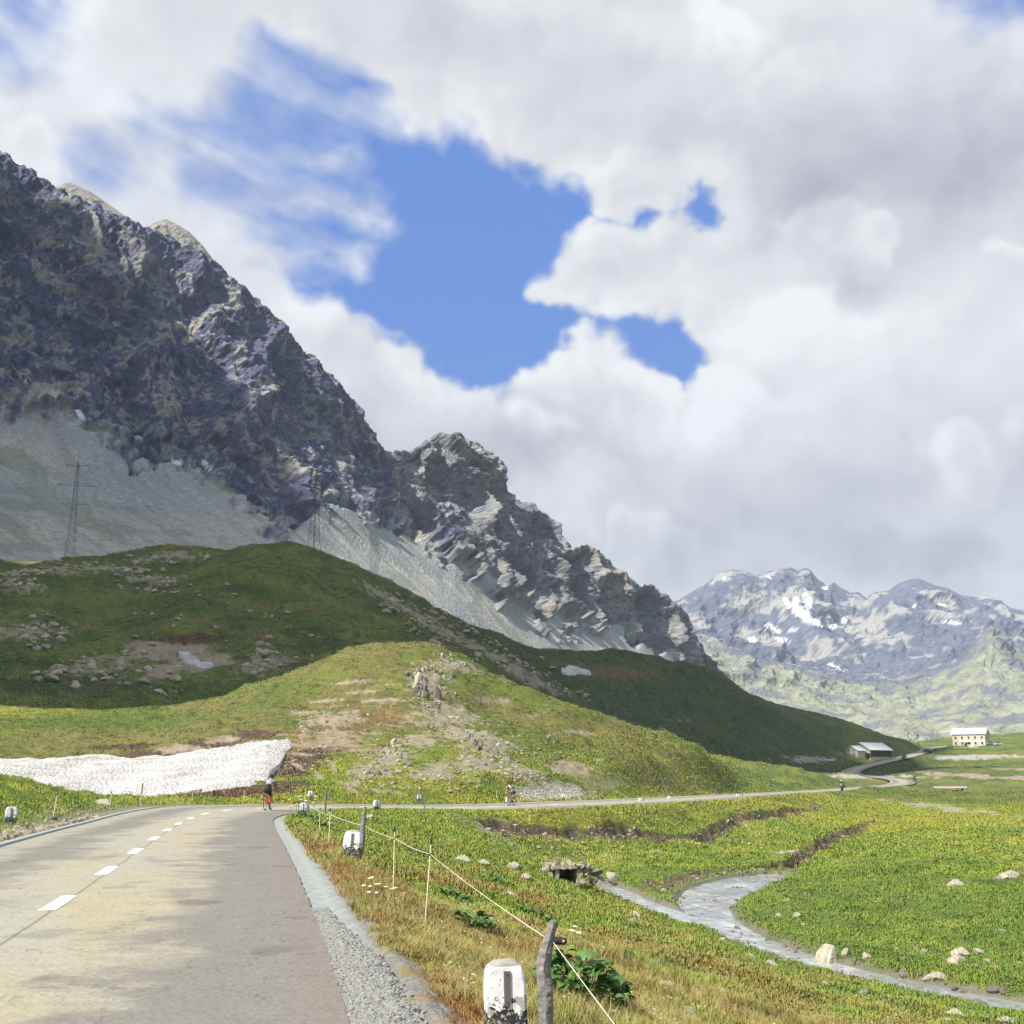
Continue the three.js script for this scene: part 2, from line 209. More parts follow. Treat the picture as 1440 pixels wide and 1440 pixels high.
// how much a place belongs to the knoll / to the hills behind (0 .. 1)
const knollness = (x, d) => { const w = clamp((x + 62) / 105); const front = mix(78, 140, w), back = mix(178, 172, w); return sst(-66, -46, x) * (1 - sst(30, 46, x)) * sst(front - 12, front + 6, d) * (1 - sst(back, back + 14, d)); };
function land(x, d, fine = true) {
  let h = landBase(x, d);
  const r = Math.hypot(x, d), nr = nearRoad(x, d), nw = nearWater(x, d);
  let free = 1;
  if (nr) { const e = Math.abs(nr.off) - HALF; free = sst(0.6, 5, nr.far > 20 ? 20 : e); }
  if (fine) {
    const far = sst(90, 200, r), mound = sst(-9, -14, x) * (1 - sst(56, 66, d)) * sst(20, 30, d), kn = knollness(x, d), hill = sst(155, 200, d) * (1 - sst(40, 120, x - (d - 200) * 0.1));
    h += free * (fbm(x * 0.22, d * 0.22, 1.3, 3) * mix(0.35, 0.8, far) + fbm(x * 1.1, d * 1.1, 4.1, 3) * mix(0.2, 0.45, far) + mound * (fbm(x * 0.7, d * 0.7, 9, 2) * 0.8));
    h += free * (kn * (fbm(x * 0.12, d * 0.12, 2.2, 4) * 2.0 + 0.35 * n3(x * 0.05, h * 1.7 + fbm(x * 0.15, d * 0.15, 0, 2) * 1.5, d * 0.05)));
    h += hill * (fbm(x * 0.035, d * 0.035, 7.7, 5) * 7 + 0.8 * n3(x * 0.02, h * 0.5, d * 0.02));
    h += sst(170, 300, d) * (1 - hill) * fbm(x * 0.05, d * 0.05, 3, 4) * 2.0;
  }
  const bk = bankAt(x, d);
  if (bk && bk.step > 0) { const w = bk.sd + fbm(x * 0.5, d * 0.5, 6, 3) * 1.1, fl = fine ? 1 : 0.6; bk.step *= clamp(0.75 + 1.5 * fbm(x * 0.13, d * 0.13, 2, 3), 0.15, 1.1); h -= bk.step * fl * sst(-0.15, 0.35, w) * (1 - sst(1.5, 7, bk.sd)); h += 0.14 * bk.step * sst(-2.5, -0.1, w) * (1 - sst(-0.1, 0.2, w)); }
  if (nr) {
    const [, ry] = roadPoint(nr.r, clamp(nr.off, -HALF, HALF)), e = Math.abs(nr.off) - HALF, low = 0.05 + 0.0014 * Math.max(0, d);
    if (nr.far < 18) {
      const e2 = e + (e > 0.15 ? fbm(x * 2.5, d * 2.5, 3, 3) * 0.22 : 0), trench = d < 56 ? (0.13 * (1 - sst(nr.off > 0 ? 0.40 : 0.22, nr.off > 0 ? 0.58 : 0.40, e2))) : low * (1 - sst(0, 0.6, e)), t = sst(0.5, nr.off > 0 ? 1.5 + 1.2 * sst(14, 30, d) + 0.01 * d : 3.2 + 0.01 * d, e);
      h = mix(ry + 0.012 * sst(0.3, 0.6, e2) - trench, h, t);
    }
  }
  if (nw) {
    const far = sst(60, 130, d), w = 0.9 + far * 2.5, lvl = nw.p[3];
    if (nw.out < 0) h = lvl - 0.18 - 0.12 * far; else if (nw.out < w + 3) { const bank = lvl + 0.07 + 0.10 * nw.out; h = mix(mix(lvl - 0.15, bank, sst(0, w * 0.5, nw.out)), h, sst(w * 0.4, w + 3, nw.out)); }
  }
  return h;
}
// where the line of sight through a pixel meets the land
function hit(px, py, from = 4, to = 740, fn = (x, d) => land(x, d, false)) {
  const [a, b] = ray(px, py); let d0 = from, last = from;
  for (let d = from; d < to; d *= 1.02) { if (EYE + b * d < fn(a * d, d)) { let lo = last, hi = d; for (let k = 0; k < 18; k++) { const m = (lo + hi) / 2; if (EYE + b * m < fn(a * m, m)) hi = m; else lo = m; } return [a * hi, fn(a * hi, hi), hi]; } last = d; }
  return [a * to, EYE + b * to, to];
}
// ------------------------------------------------------------------ ground cover: patches of other matter, found on the photograph and laid on the land
const MATTER = {
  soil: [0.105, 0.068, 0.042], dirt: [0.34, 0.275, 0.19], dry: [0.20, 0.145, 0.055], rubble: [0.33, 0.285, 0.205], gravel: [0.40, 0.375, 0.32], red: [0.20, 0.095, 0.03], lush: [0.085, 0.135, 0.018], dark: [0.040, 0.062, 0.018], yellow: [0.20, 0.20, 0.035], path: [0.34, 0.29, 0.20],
};
const patches = [];
function patch(type, px, py, rx, ry, opt = {}) { const [x, y, d] = hit(px, py, opt.from ?? 4); const k = d / F; patches.push({ c: MATTER[type], x, y, d, rx: rx * k, ry: ry * k, flat: opt.flat, fd: opt.fd ?? 0, rough: opt.rough ?? 0.8, amt: opt.amt ?? 1, f: (opt.f ?? 14) / (rx * k + 0.3), cx: d < 160 ? 2.2 : 0.6, tilt: opt.tilt ?? 0, dl: d > 150 ? 90 : Math.max(4, rx * k * 1.6) }); }
// knoll and snow bed
patch('dry', 445, 1040, 66, 45, { amt: 0.92, rough: 0.5 }); patch('dirt', 455, 1045, 50, 30, { rough: 1.5, amt: 0.8, f: 24 }); patch('soil', 400, 1085, 46, 26); patch('dirt', 480, 1012, 58, 16, { rough: 1.2 }); patch('soil', 430, 1065, 40, 20, { rough: 1.2 }); patch('dry', 540, 1010, 40, 20, { rough: 1.2 });
for (const [px, py, rx, ry] of [[40, 1071, 90, 6], [130, 1067, 90, 6], [220, 1060, 80, 7], [300, 1047, 60, 10], [360, 1034, 50, 9], [180, 1050, 60, 6], [330, 1112, 90, 8], [400, 1105, 30, 12]]) patch('soil', px, py, rx, ry, { rough: 0.6 });
patch('dirt', 255, 1053, 34, 7); patch('dirt', 315, 1040, 26, 6);
for (const [px, py, rx, ry] of [[625, 1005, 45, 22], [650, 1030, 40, 24], [690, 1048, 45, 26], [600, 965, 26, 28], [545, 1062, 34, 22], [520, 1085, 30, 18], [670, 1075, 40, 16], [610, 1085, 30, 16], [735, 1085, 40, 14], [640, 935, 40, 10], [590, 1040, 30, 12]]) patch('rubble', px, py, rx, ry, { rough: 1.5, amt: 0.85, f: 22 });
patch('gravel', 775, 1112, 60, 12, { rough: 0.7 }); patch('dirt', 850, 1100, 40, 10, { rough: 1.4, amt: 0.6 }); patch('dirt', 800, 1080, 40, 12, { rough: 1.3 });
for (const [px, py, tilt] of [[470, 1080, 0.5], [500, 1100, 0.35], [540, 1112, 0.15]]) patch('path', px, py, 26, 2.2, { rough: 0.3, tilt });
for (const [px, py, tilt] of [[420, 1078, 0.3], [450, 1092, 0.45], [490, 1106, 0.4]]) patch('path', px, py, 26, 2, { rough: 0.3, tilt });
for (const [px, py] of [[460, 985], [500, 960], [430, 1002], [540, 985], [470, 1030], [700, 985], [820, 1030]]) patch('dirt', px, py, 34, 3.5, { rough: 1.1 });
for (let i = 0; i < 34; i++) patch(rnd() < 0.6 ? 'dirt' : 'dry', rr(400, 560), rr(958, 1062), rr(10, 30), rr(1.2, 2.6), { rough: 0.8, amt: 0.85, tilt: rr(-0.06, 0.1) });
for (let i = 0; i < 16; i++) patch(rnd() < 0.5 ? 'dark' : 'dirt', rr(700, 980), rr(1000, 1095), rr(10, 26), rr(1.2, 2.4), { rough: 0.9, amt: 0.7, tilt: -0.15 });
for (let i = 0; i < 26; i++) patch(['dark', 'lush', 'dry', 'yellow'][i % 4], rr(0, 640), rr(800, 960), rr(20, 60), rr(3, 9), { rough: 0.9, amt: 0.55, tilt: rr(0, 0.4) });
patch('dirt', 932, 1100, 3, 14); patch('dirt', 978, 1100, 3, 14);
// hill behind
patch('dirt', 240, 915, 60, 26, { rough: 0.45 }); patch('dirt', 225, 905, 40, 18, { rough: 0.5 }); patch('dirt', 200, 905, 26, 16, { rough: 0.6 }); patch('dirt', 285, 935, 40, 26, { rough: 0.7 }); patch('dirt', 250, 950, 20, 18, { rough: 0.7 }); patch('soil', 265, 895, 70, 8, { rough: 1.0 });
patch('rubble', 55, 888, 34, 18, { rough: 1.6, amt: 0.8 }); patch('rubble', 375, 930, 26, 28, { rough: 1.6, amt: 0.8 }); patch('rubble', 160, 935, 40, 24, { rough: 1.9, amt: 0.6 }); patch('rubble', 180, 965, 30, 16, { rough: 1.9, amt: 0.6 }); patch('dirt', 120, 945, 60, 5, { rough: 1, tilt: 0.5 });
for (const [px, py, rx, ry] of [[240, 784, 50, 8], [60, 806, 60, 12], [150, 800, 50, 8], [20, 830, 40, 10], [210, 812, 40, 8]]) patch('rubble', px, py, rx, ry, { rough: 1.7, amt: 0.9 });
for (let i = 0; i < 9; i++) patch('rubble', 530 + i * 28, 832 + i * 16, 26, 10, { rough: 1.8, amt: 0.8, tilt: 0.5 });
for (const [px, py, rx] of [[330, 838, 60], [480, 905, 50], [280, 870, 60], [150, 890, 60]]) patch('dry', px, py, rx, 4, { rough: 0.9, amt: 0.7, tilt: 0.35 });
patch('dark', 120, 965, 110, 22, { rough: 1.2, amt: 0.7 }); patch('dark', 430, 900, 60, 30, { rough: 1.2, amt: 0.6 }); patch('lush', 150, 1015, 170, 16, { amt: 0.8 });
patch('dry', 860, 945, 80, 16, { rough: 1.0, amt: 0.6 });
// beside the road
for (const [px, py, rx, ry] of [[440, 1195, 26, 24], [470, 1225, 34, 18], [540, 1235, 40, 14], [650, 1425, 60, 26], [420, 1165, 14, 10], [600, 1420, 30, 30]]) patch('red', px, py, rx, ry, { flat: 1, fd: 5, rough: 1.2, amt: 0.85 });
for (const [px, py, rx] of [[930, 1140, 180], [780, 1141, 60], [1050, 1132, 60]]) patch('yellow', px, py, rx, 5, { rough: 0.7, amt: 0.8 });
patch('gravel', 1112, 1197, 26, 5, { flat: 1, fd: 4, rough: 0.5 }); patch('gravel', 1275, 1131, 26, 4, { rough: 1.6, amt: 0.6 });
patch('dirt', 1370, 1091, 26, 6, { rough: 0.6 }); patch('dirt', 1436, 1082, 20, 6, { rough: 0.6 }); patch('gravel', 1360, 1064, 50, 3, { rough: 0.6 }); patch('gravel', 1340, 1066, 40, 3); patch('gravel', 1180, 1091, 70, 3.2, { rough: 0.5 }); patch('gravel', 1140, 1068, 60, 5, { rough: 1.2, amt: 0.7 }); patch('dry', 1280, 1104, 22, 4);
patch('lush', 1250, 1075, 60, 5, { rough: 0.6, amt: 0.8 }); patch('rubble', 690, 1165, 60, 12, { rough: 2, amt: 0.6, f: 26 });

function coverColor(x, h, d, out) {
  const r = Math.hypot(x, d), kn = knollness(x, d);
  const big = fbm(x * 0.03 + 3, d * 0.03, 0.5, 3), mid = fbm(x * 0.35, d * 0.35, 2.5, 3), fin = fbm(x * 2.2, h * 2.2, d * 2.2, 3), tus = fbm(x * 0.9 + 7, d * 0.9, 5.5, 2);
  // meadow green, yellowed and tussocky
  let R = 0.150, G = 0.205, B = 0.022;
  let y = sst(-0.15, 0.35, big + mid * 0.7);
  R = mix(R, 0.255, y); G = mix(G, 0.262, y); B = mix(B, 0.030, y);
  let k = sst(0.08, 0.28, tus + fin * 0.5) * 0.55; R = mix(R, 0.070, k); G = mix(G, 0.112, k); B = mix(B, 0.015, k);
  k = sst(0.10, 0.40, fin + mid * 0.5) * 0.35; R = mix(R, 0.29, k); G = mix(G, 0.285, k); B = mix(B, 0.07, k);
  const hill = sst(150, 190, d);
  if (hill > 0 || kn > 0) {                                  // older, browner alpine turf on the slopes
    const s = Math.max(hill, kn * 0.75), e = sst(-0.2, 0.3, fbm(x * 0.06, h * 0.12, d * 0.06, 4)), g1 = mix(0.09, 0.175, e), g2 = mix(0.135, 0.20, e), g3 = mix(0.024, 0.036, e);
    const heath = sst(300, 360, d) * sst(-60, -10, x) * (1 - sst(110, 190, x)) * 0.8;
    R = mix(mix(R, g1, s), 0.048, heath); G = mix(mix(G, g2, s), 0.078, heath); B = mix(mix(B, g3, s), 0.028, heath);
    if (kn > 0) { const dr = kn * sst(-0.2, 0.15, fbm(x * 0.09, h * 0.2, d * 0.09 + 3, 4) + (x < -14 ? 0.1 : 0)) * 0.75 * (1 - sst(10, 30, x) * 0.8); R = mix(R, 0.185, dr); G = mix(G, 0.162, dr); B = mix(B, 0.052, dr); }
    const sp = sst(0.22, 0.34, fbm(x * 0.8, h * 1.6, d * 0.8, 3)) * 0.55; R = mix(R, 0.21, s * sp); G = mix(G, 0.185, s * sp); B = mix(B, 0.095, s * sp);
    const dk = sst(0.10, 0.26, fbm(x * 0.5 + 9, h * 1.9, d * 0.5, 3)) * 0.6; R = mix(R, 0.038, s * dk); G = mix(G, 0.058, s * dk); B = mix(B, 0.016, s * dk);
  }
  const damp = sst(4, 9, x) * (1 - sst(62, 95, d)) * sst(26, 34, d + x * 0.4);      // lusher, shorter pasture by the stream
  if (damp > 0) { const e = sst(-0.25, 0.25, mid + big * 0.6); R = mix(R, mix(0.105, 0.165, e), damp * 0.85); G = mix(G, mix(0.165, 0.22, e), damp * 0.85); B = mix(B, 0.018, damp * 0.85); const dk = sst(0.05, 0.22, tus + fin * 0.4) * damp * 0.5; R = mix(R, 0.05, dk); G = mix(G, 0.085, dk); B = mix(B, 0.014, dk); }
  const near = (1 - sst(34, 52, d)) * sst(-6, -1, x + 3) * (1 - sst(7, 14, x));
  if (near > 0) { const t = sst(-0.18, 0.2, mid + big) * 0.85 * near; R = mix(R, 0.185, t); G = mix(G, 0.142, t); B = mix(B, 0.040, t); const u = sst(0.05, 0.25, fbm(x * 0.8 + 3, d * 0.8, 7, 3)) * near * 0.6; R = mix(R, 0.075, u); G = mix(G, 0.095, u); B = mix(B, 0.018, u); const w = sst(0.12, 0.3, fbm(x * 0.6 + 9, d * 0.6, 2, 3)) * near * 0.6; R = mix(R, 0.22, w); G = mix(G, 0.12, w); B = mix(B, 0.04, w); }
  for (const p of patches) {
    const dx = x - p.x; if (dx > p.rx * 2.2 || dx < -p.rx * 2.2) continue;
    const dd = d - p.d; if (dd > p.dl || dd < -p.dl) continue;
    const v = p.flat ? dd / (p.ry * (1 + p.fd)) : (h - p.y + dx * p.tilt) / p.ry, q = 1 - Math.sqrt((dx / p.rx) ** 2 + v * v);
    if (q < -1.2) continue;
    const n = fbm(x * p.cx * 0.5, h * p.cx, d * p.cx * 0.5, 4) * p.rough * 1.5, t = sst(0.0, 0.22, q + n) * p.amt;
    if (t > 0) { const m = 1 + fin * 0.7; R = mix(R, p.c[0] * m, t); G = mix(G, p.c[1] * m, t); B = mix(B, p.c[2] * m, t); }
  }
  const nr = nearRoad(x, d);
  if (nr && nr.off < 0 && d < 60 && d > 0) { const e = -nr.off - HALF, t = (1 - sst(0.7, 2.2, e + fin * 1.5)) * 0.8; if (t > 0) { R = mix(R, 0.27, t); G = mix(G, 0.245, t); B = mix(B, 0.19, t); } }
  if (nr && nr.off > 0 && d < 40 && d > -8) { const e = nr.off - HALF, w = mix(0.55, 0.40, sst(9, 14, d)), t = 1 - sst(w, w + 0.2, e + fin * 0.6); if (t > 0) { const m = 1 + fin * 0.6; R = mix(R, 0.255 * m, t); G = mix(G, 0.25 * m, t); B = mix(B, 0.22 * m, t); } }
  const bk = bankAt(x, d);
  if (bk && bk.step > 0.1) { const w = bk.sd + fbm(x * 0.5, d * 0.5, 6, 3) * 1.1, t = sst(-0.12, 0.0, w) * (1 - sst(0.45, 0.9, w + fin * 1.2)); if (t > 0) { const m = 1 + fin * 0.8; R = mix(R, 0.155 * m, t); G = mix(G, 0.118 * m, t); B = mix(B, 0.076 * m, t); } }
  const nw = nearWater(x, d);
  if (nw && nw.out < 1.6) { const t = 1 - sst(0.15, 0.75, nw.out + fin * 0.8); R = mix(R, 0.21, t); G = mix(G, 0.185, t); B = mix(B, 0.145, t); }
  out[0] = Math.max(0.015, R); out[1] = Math.max(0.02, G); out[2] = Math.max(0.008, B);
}
const turfTex = greyTexture(512, (u, v) => { const a = tileN(u, v, 26, 3, 3), b = tileN(u, v, 90, 2, 11), c = tileN(u, v, 7, 2, 23); return 0.84 + a * 0.5 + b * 0.32 + c * 0.2; });
const turfBump = greyTexture(512, (u, v) => 0.5 + tileN(u, v, 30, 4, 3) * 0.7);
turfTex.repeat.set(1 / 2.3, 1 / 2.3); turfBump.repeat.set(1 / 1.7, 1 / 1.7);
const turfMat = std([1, 1, 1], 1, { vertexColors: true, map: turfTex, bumpMap: turfBump, bumpScale: 0.07 });
{
  const az = [], radii = [];
  for (let a = -100; a < -33; a += 2.2) az.push(a); for (let a = -33; a < 31; a += 0.105) az.push(a); for (let a = 31; a <= 100; a += 2.2) az.push(a);
  for (let r = 2.6; r < 770;) { radii.push(r); r *= r < 14 ? 1.011 : r < 62 ? 1.0062 : r < 185 ? 1.0038 : 1.0056; }
  const na = az.length, nr = radii.length, pos = new Float32Array(na * nr * 3), col = new Float32Array(na * nr * 3), uv = new Float32Array(na * nr * 2), c = [0, 0, 0];
  for (let j = 0, o = 0, q = 0; j < nr; j++) for (let i = 0; i < na; i++, o += 3, q += 2) {
    const a = az[i] * Math.PI / 180, x = Math.sin(a) * radii[j], d = Math.cos(a) * radii[j], h = land(x, d);
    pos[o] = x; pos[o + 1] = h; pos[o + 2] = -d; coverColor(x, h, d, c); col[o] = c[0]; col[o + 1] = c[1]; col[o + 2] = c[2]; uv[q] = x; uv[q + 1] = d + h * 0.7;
  }
  const names = ['meadow', 'grass_knoll', 'hillside', 'rounded_hill', 'valley_floor'], lists = names.map(() => []);
  for (let j = 0; j < nr - 1; j++) for (let i = 0; i < na - 1; i++) {
    const k = j * na + i, x = pos[k * 3], d = -pos[k * 3 + 2], t = x / Math.max(1, d);
    const w = knollness(x, d) > 0.5 ? 1 : d > 168 && t < 0.02 && x < 14 ? 2 : d > 168 && t < 0.215 && d > 330 - (0.2 - t) * 300 ? 3 : d > 168 && (d > 240 || t < 0.2) ? 4 : 0;
    lists[w].push(k, k + 1, k + na, k + 1, k + na + 1, k + na);
  }
  const whole = new THREE.BufferGeometry(); whole.setAttribute('position', new THREE.BufferAttribute(pos, 3)); whole.setIndex((() => { let n = 0; for (const l of lists) n += l.length; const a = new Uint32Array(n); let o = 0; for (const l of lists) { a.set(l, o); o += l.length; } return new THREE.BufferAttribute(a, 1); })()); whole.computeVertexNormals();
  const nor = whole.attributes.normal.array;
  names.forEach((name, w) => {
    const map = new Int32Array(na * nr).fill(-1), use = []; const idx = new Uint32Array(lists[w].length);
    lists[w].forEach((v, i) => { if (map[v] < 0) { map[v] = use.length; use.push(v); } idx[i] = map[v]; });
    const pick = (src, n) => { const a = new Float32Array(use.length * n); use.forEach((v, i) => { for (let c2 = 0; c2 < n; c2++) a[i * n + c2] = src[v * n + c2]; }); return new THREE.BufferAttribute(a, n); };
    const g = new THREE.BufferGeometry(); g.setAttribute('position', pick(pos, 3)); g.setAttribute('normal', pick(nor, 3)); g.setAttribute('color', pick(col, 3)); g.setAttribute('uv', pick(uv, 2)); g.setIndex(new THREE.BufferAttribute(idx, 1));
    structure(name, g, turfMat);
  });
  console.log('land', na, nr, na * nr);
}
// the wide country beyond, on which hills and mountains stand
{
  const g = new THREE.RingGeometry(560, 9000, 96, 12); g.rotateX(-Math.PI / 2); g.translate(0, -12, 0);
  structure('ground', g, std([0.10, 0.11, 0.05], 1));
}

// ------------------------------------------------------------------ mountains: faces drawn between a crest and a foot, ribbed and gullied
function lin(list, x) { let i = 0; while (i < list.length - 2 && list[i + 1][0] < x) i++; const a = list[i], b = list[i + 1], t = clamp((x - a[0]) / (b[0] - a[0])); return [mix(a[1], b[1], t), mix(a[2], b[2], t)]; }
function face(name, rows, px0, px1, nu, counts, disp, paint, mat, uvOf = (x, y, d) => [x * 0.70 + d * 0.714, y * 1.3]) {
  // rows: functions px -> [x, y, d]; between rows the surface is interpolated; disp(u, t, pos, nrm) -> [offset along normal, extra height]
  const lines = []; let at = 0;
  for (let k = 0; k < rows.length - 1; k++) for (let j = 0; j < counts[k]; j++) lines.push([k, j / counts[k]]);
  lines.push([rows.length - 2, 1]);
  const nv = lines.length, base = new Float32Array(nu * nv * 3), cr = (a, b, c, d, t) => 0.5 * (2 * b + (c - a) * t + (2 * a - 5 * b + 4 * c - d) * t * t + (3 * b - a - 3 * c + d) * t * t * t);
  const pxs = Array.from({ length: nu }, (_, i) => mix(px0, px1, i / (nu - 1))), info = [];
  for (let i = 0; i < nu; i++) {
    const pts = rows.map((f) => f(pxs[i]));
    for (let j = 0; j < nv; j++) {
      const [k, t] = lines[j], a = pts[Math.max(0, k - 1)], b = pts[k], c = pts[k + 1], d = pts[Math.min(rows.length - 1, k + 2)], o = (j * nu + i) * 3;
      const q = k === 0 ? b.map((v, m) => mix(v, c[m], t)) : b.map((v, m) => mix(cr(a[m], v, c[m], d[m], t), mix(v, c[m], t), 0.5));
      base[o] = q[0]; base[o + 1] = q[1]; base[o + 2] = -q[2];
    }
  }
  const idx = []; for (let j = 0; j < nv - 1; j++) for (let i = 0; i < nu - 1; i++) { const a = j * nu + i; idx.push(a, a + nu, a + 1, a + 1, a + nu, a + nu + 1); }
  const g = new THREE.BufferGeometry(); g.setAttribute('position', new THREE.BufferAttribute(base.slice(), 3)); g.setIndex(idx); g.computeVertexNormals();
  const nor = g.attributes.normal.array, p = g.attributes.position.array, col = new Float32Array(nu * nv * 3), uv = new Float32Array(nu * nv * 2);
  for (let j = 0; j < nv; j++) for (let i = 0; i < nu; i++) {
    const o = (j * nu + i) * 3, [k, t] = lines[j], row = k + t, w = disp(pxs[i], row, base[o], base[o + 1], -base[o + 2]);
    const nx = nor[o] * 0.55 + 0.2, nz = nor[o + 2] * 0.55 + 0.35, ny2 = nor[o + 1] * 0.5; p[o] += nx * w[0]; p[o + 1] += ny2 * w[0] + w[1]; p[o + 2] += nz * w[0];
    info.push(w); const uu = uvOf(base[o], base[o + 1], -base[o + 2]); uv[(j * nu + i) * 2] = uu[0]; uv[(j * nu + i) * 2 + 1] = uu[1];
  }
  g.computeVertexNormals();
  for (let j = 0, q = 0; j < nv; j++) for (let i = 0; i < nu; i++) {
    const o = (j * nu + i) * 3, [k, t] = lines[j]; const c = paint(pxs[i], k + t, p[o], p[o + 1], -p[o + 2], g.attributes.normal.array[o + 1], info[j * nu + i]); col[o] = c[0]; col[o + 1] = c[1]; col[o + 2] = c[2];
  }
  g.setAttribute('color', new THREE.BufferAttribute(col, 3)); g.setAttribute('uv', new THREE.BufferAttribute(uv, 2));
  return structure(name, g, mat);
}
const rockBump = greyTexture(512, (u, v) => 0.5 + tileN(u, v, 14, 5, 5, true) * 0.7 - 0.3);
const rockTex = greyTexture(512, (u, v) => 0.82 + tileN(u, v, 20, 5, 9) * 0.6);
rockBump.repeat.set(1 / 70, 1 / 95); rockTex.repeat.set(1 / 52, 1 / 64);
const rockMat = std([1, 1, 1], 1, { vertexColors: true, map: rockTex, bumpMap: rockBump, bumpScale: 2.5 });
const farBump = rockBump.clone(), farTex = rockTex.clone(); farBump.repeat.set(1 / 300, 1 / 300); farTex.repeat.set(1 / 210, 1 / 210); farBump.needsUpdate = farTex.needsUpdate = true;
const farMat = std([1, 1, 1], 1, { vertexColors: true, map: farTex, bumpMap: farBump, bumpScale: 9 });
const CREST = [[-220, 60, 980], [-100, 140, 1040], [0, 211, 1090], [30, 229, 1095], [50, 243, 1100], [85, 268, 1105], [120, 282, 1110], [160, 304, 1120], [195, 318, 1130], [222, 326, 1140], [262, 345, 1150], [300, 366, 1165], [330, 396, 1185], [355, 420, 1200], [370, 436, 1210], [400, 471, 1230], [420, 487, 1240], [440, 511, 1255], [455, 524, 1262], [470, 546, 1275], [485, 560, 1290], [500, 582, 1310], [520, 613, 1330], [533, 640, 1345],
  [545, 641, 1370], [560, 635, 1400], [580, 634, 1430], [592, 628, 1450], [604, 619, 1470], [614, 615, 1480], [624, 618, 1490], [640, 613, 1500], [655, 622, 1515], [668, 630, 1525], [680, 645, 1540], [690, 655, 1550], [703, 676, 1565], [715, 691, 1580], [727, 706, 1590], [738, 712, 1600], [752, 716, 1620], [765, 724, 1640], [775, 738, 1650], [790, 755, 1665], [803, 775, 1680], [811, 770, 1690], [820, 766, 1700], [832, 770, 1715], [843, 780, 1725], [855, 790, 1740], [868, 808, 1755], [880, 818, 1765], [895, 824, 1785], [906, 819, 1800], [916, 825, 1815], [930, 836, 1830], [945, 854, 1850], [960, 868, 1875], [972, 888, 1900], [984, 904, 1930], [992, 919, 1950], [1002, 928, 1980], [1012, 946, 2020], [1030, 960, 2080], [1060, 985, 2150]];
const FOOT = [[-220, 800, 480], [0, 806, 560], [200, 800, 620], [400, 805, 700], [520, 835, 830], [600, 872, 960], [690, 905, 1120], [750, 922, 1230], [830, 938, 1400], [900, 946, 1560], [960, 955, 1740], [1010, 962, 1980], [1060, 1000, 2100]];
const SCREE = [[-220, 600], [0, 588], [60, 572], [115, 594], [150, 628], [240, 650], [290, 670], [330, 702], [400, 748], [436, 718], [478, 705], [520, 728], [580, 758], [640, 792], [700, 828], [760, 872], [800, 890], [850, 872], [900, 892], [950, 928], [1010, 945], [1060, 990]].map((a) => [a[0], a[1], 0]);
const prof = (t) => mix(t, t * t * (0.55 + 0.45 * t), 0.62);
const slopeAt = (t) => (px) => { const [cy, cd] = lin(CREST, px), [fy, fd] = lin(FOOT, px); return P(px, mix(cy, fy, t), mix(cd, fd, prof(t))); };
const SX = 0.70, SD = 0.714;                              // along the range
const kind0 = (a) => sst(700, 1000, a);  // more pale patches beyond the saddle, painting the second peak as sunlit
const rockSnow = [[112, 582, 9, 4, 0.9], [248, 650, 9, 3, 0.5], [291, 655, 10, 4, 0.9]].map(([px, py, a, b, t]) => [px, py, a, b, Math.cos(t), Math.sin(t)]);
const screeMask = (px, row) => { const t = clamp((row - 1) / 4), cy = lin(CREST, px)[0], fy = lin(FOOT, px)[0], py = mix(cy, fy, t); return sst(-14, 10, py - lin(SCREE, px)[0] + fbm(px * 0.035, py * 0.035, 3, 4) * 75); };
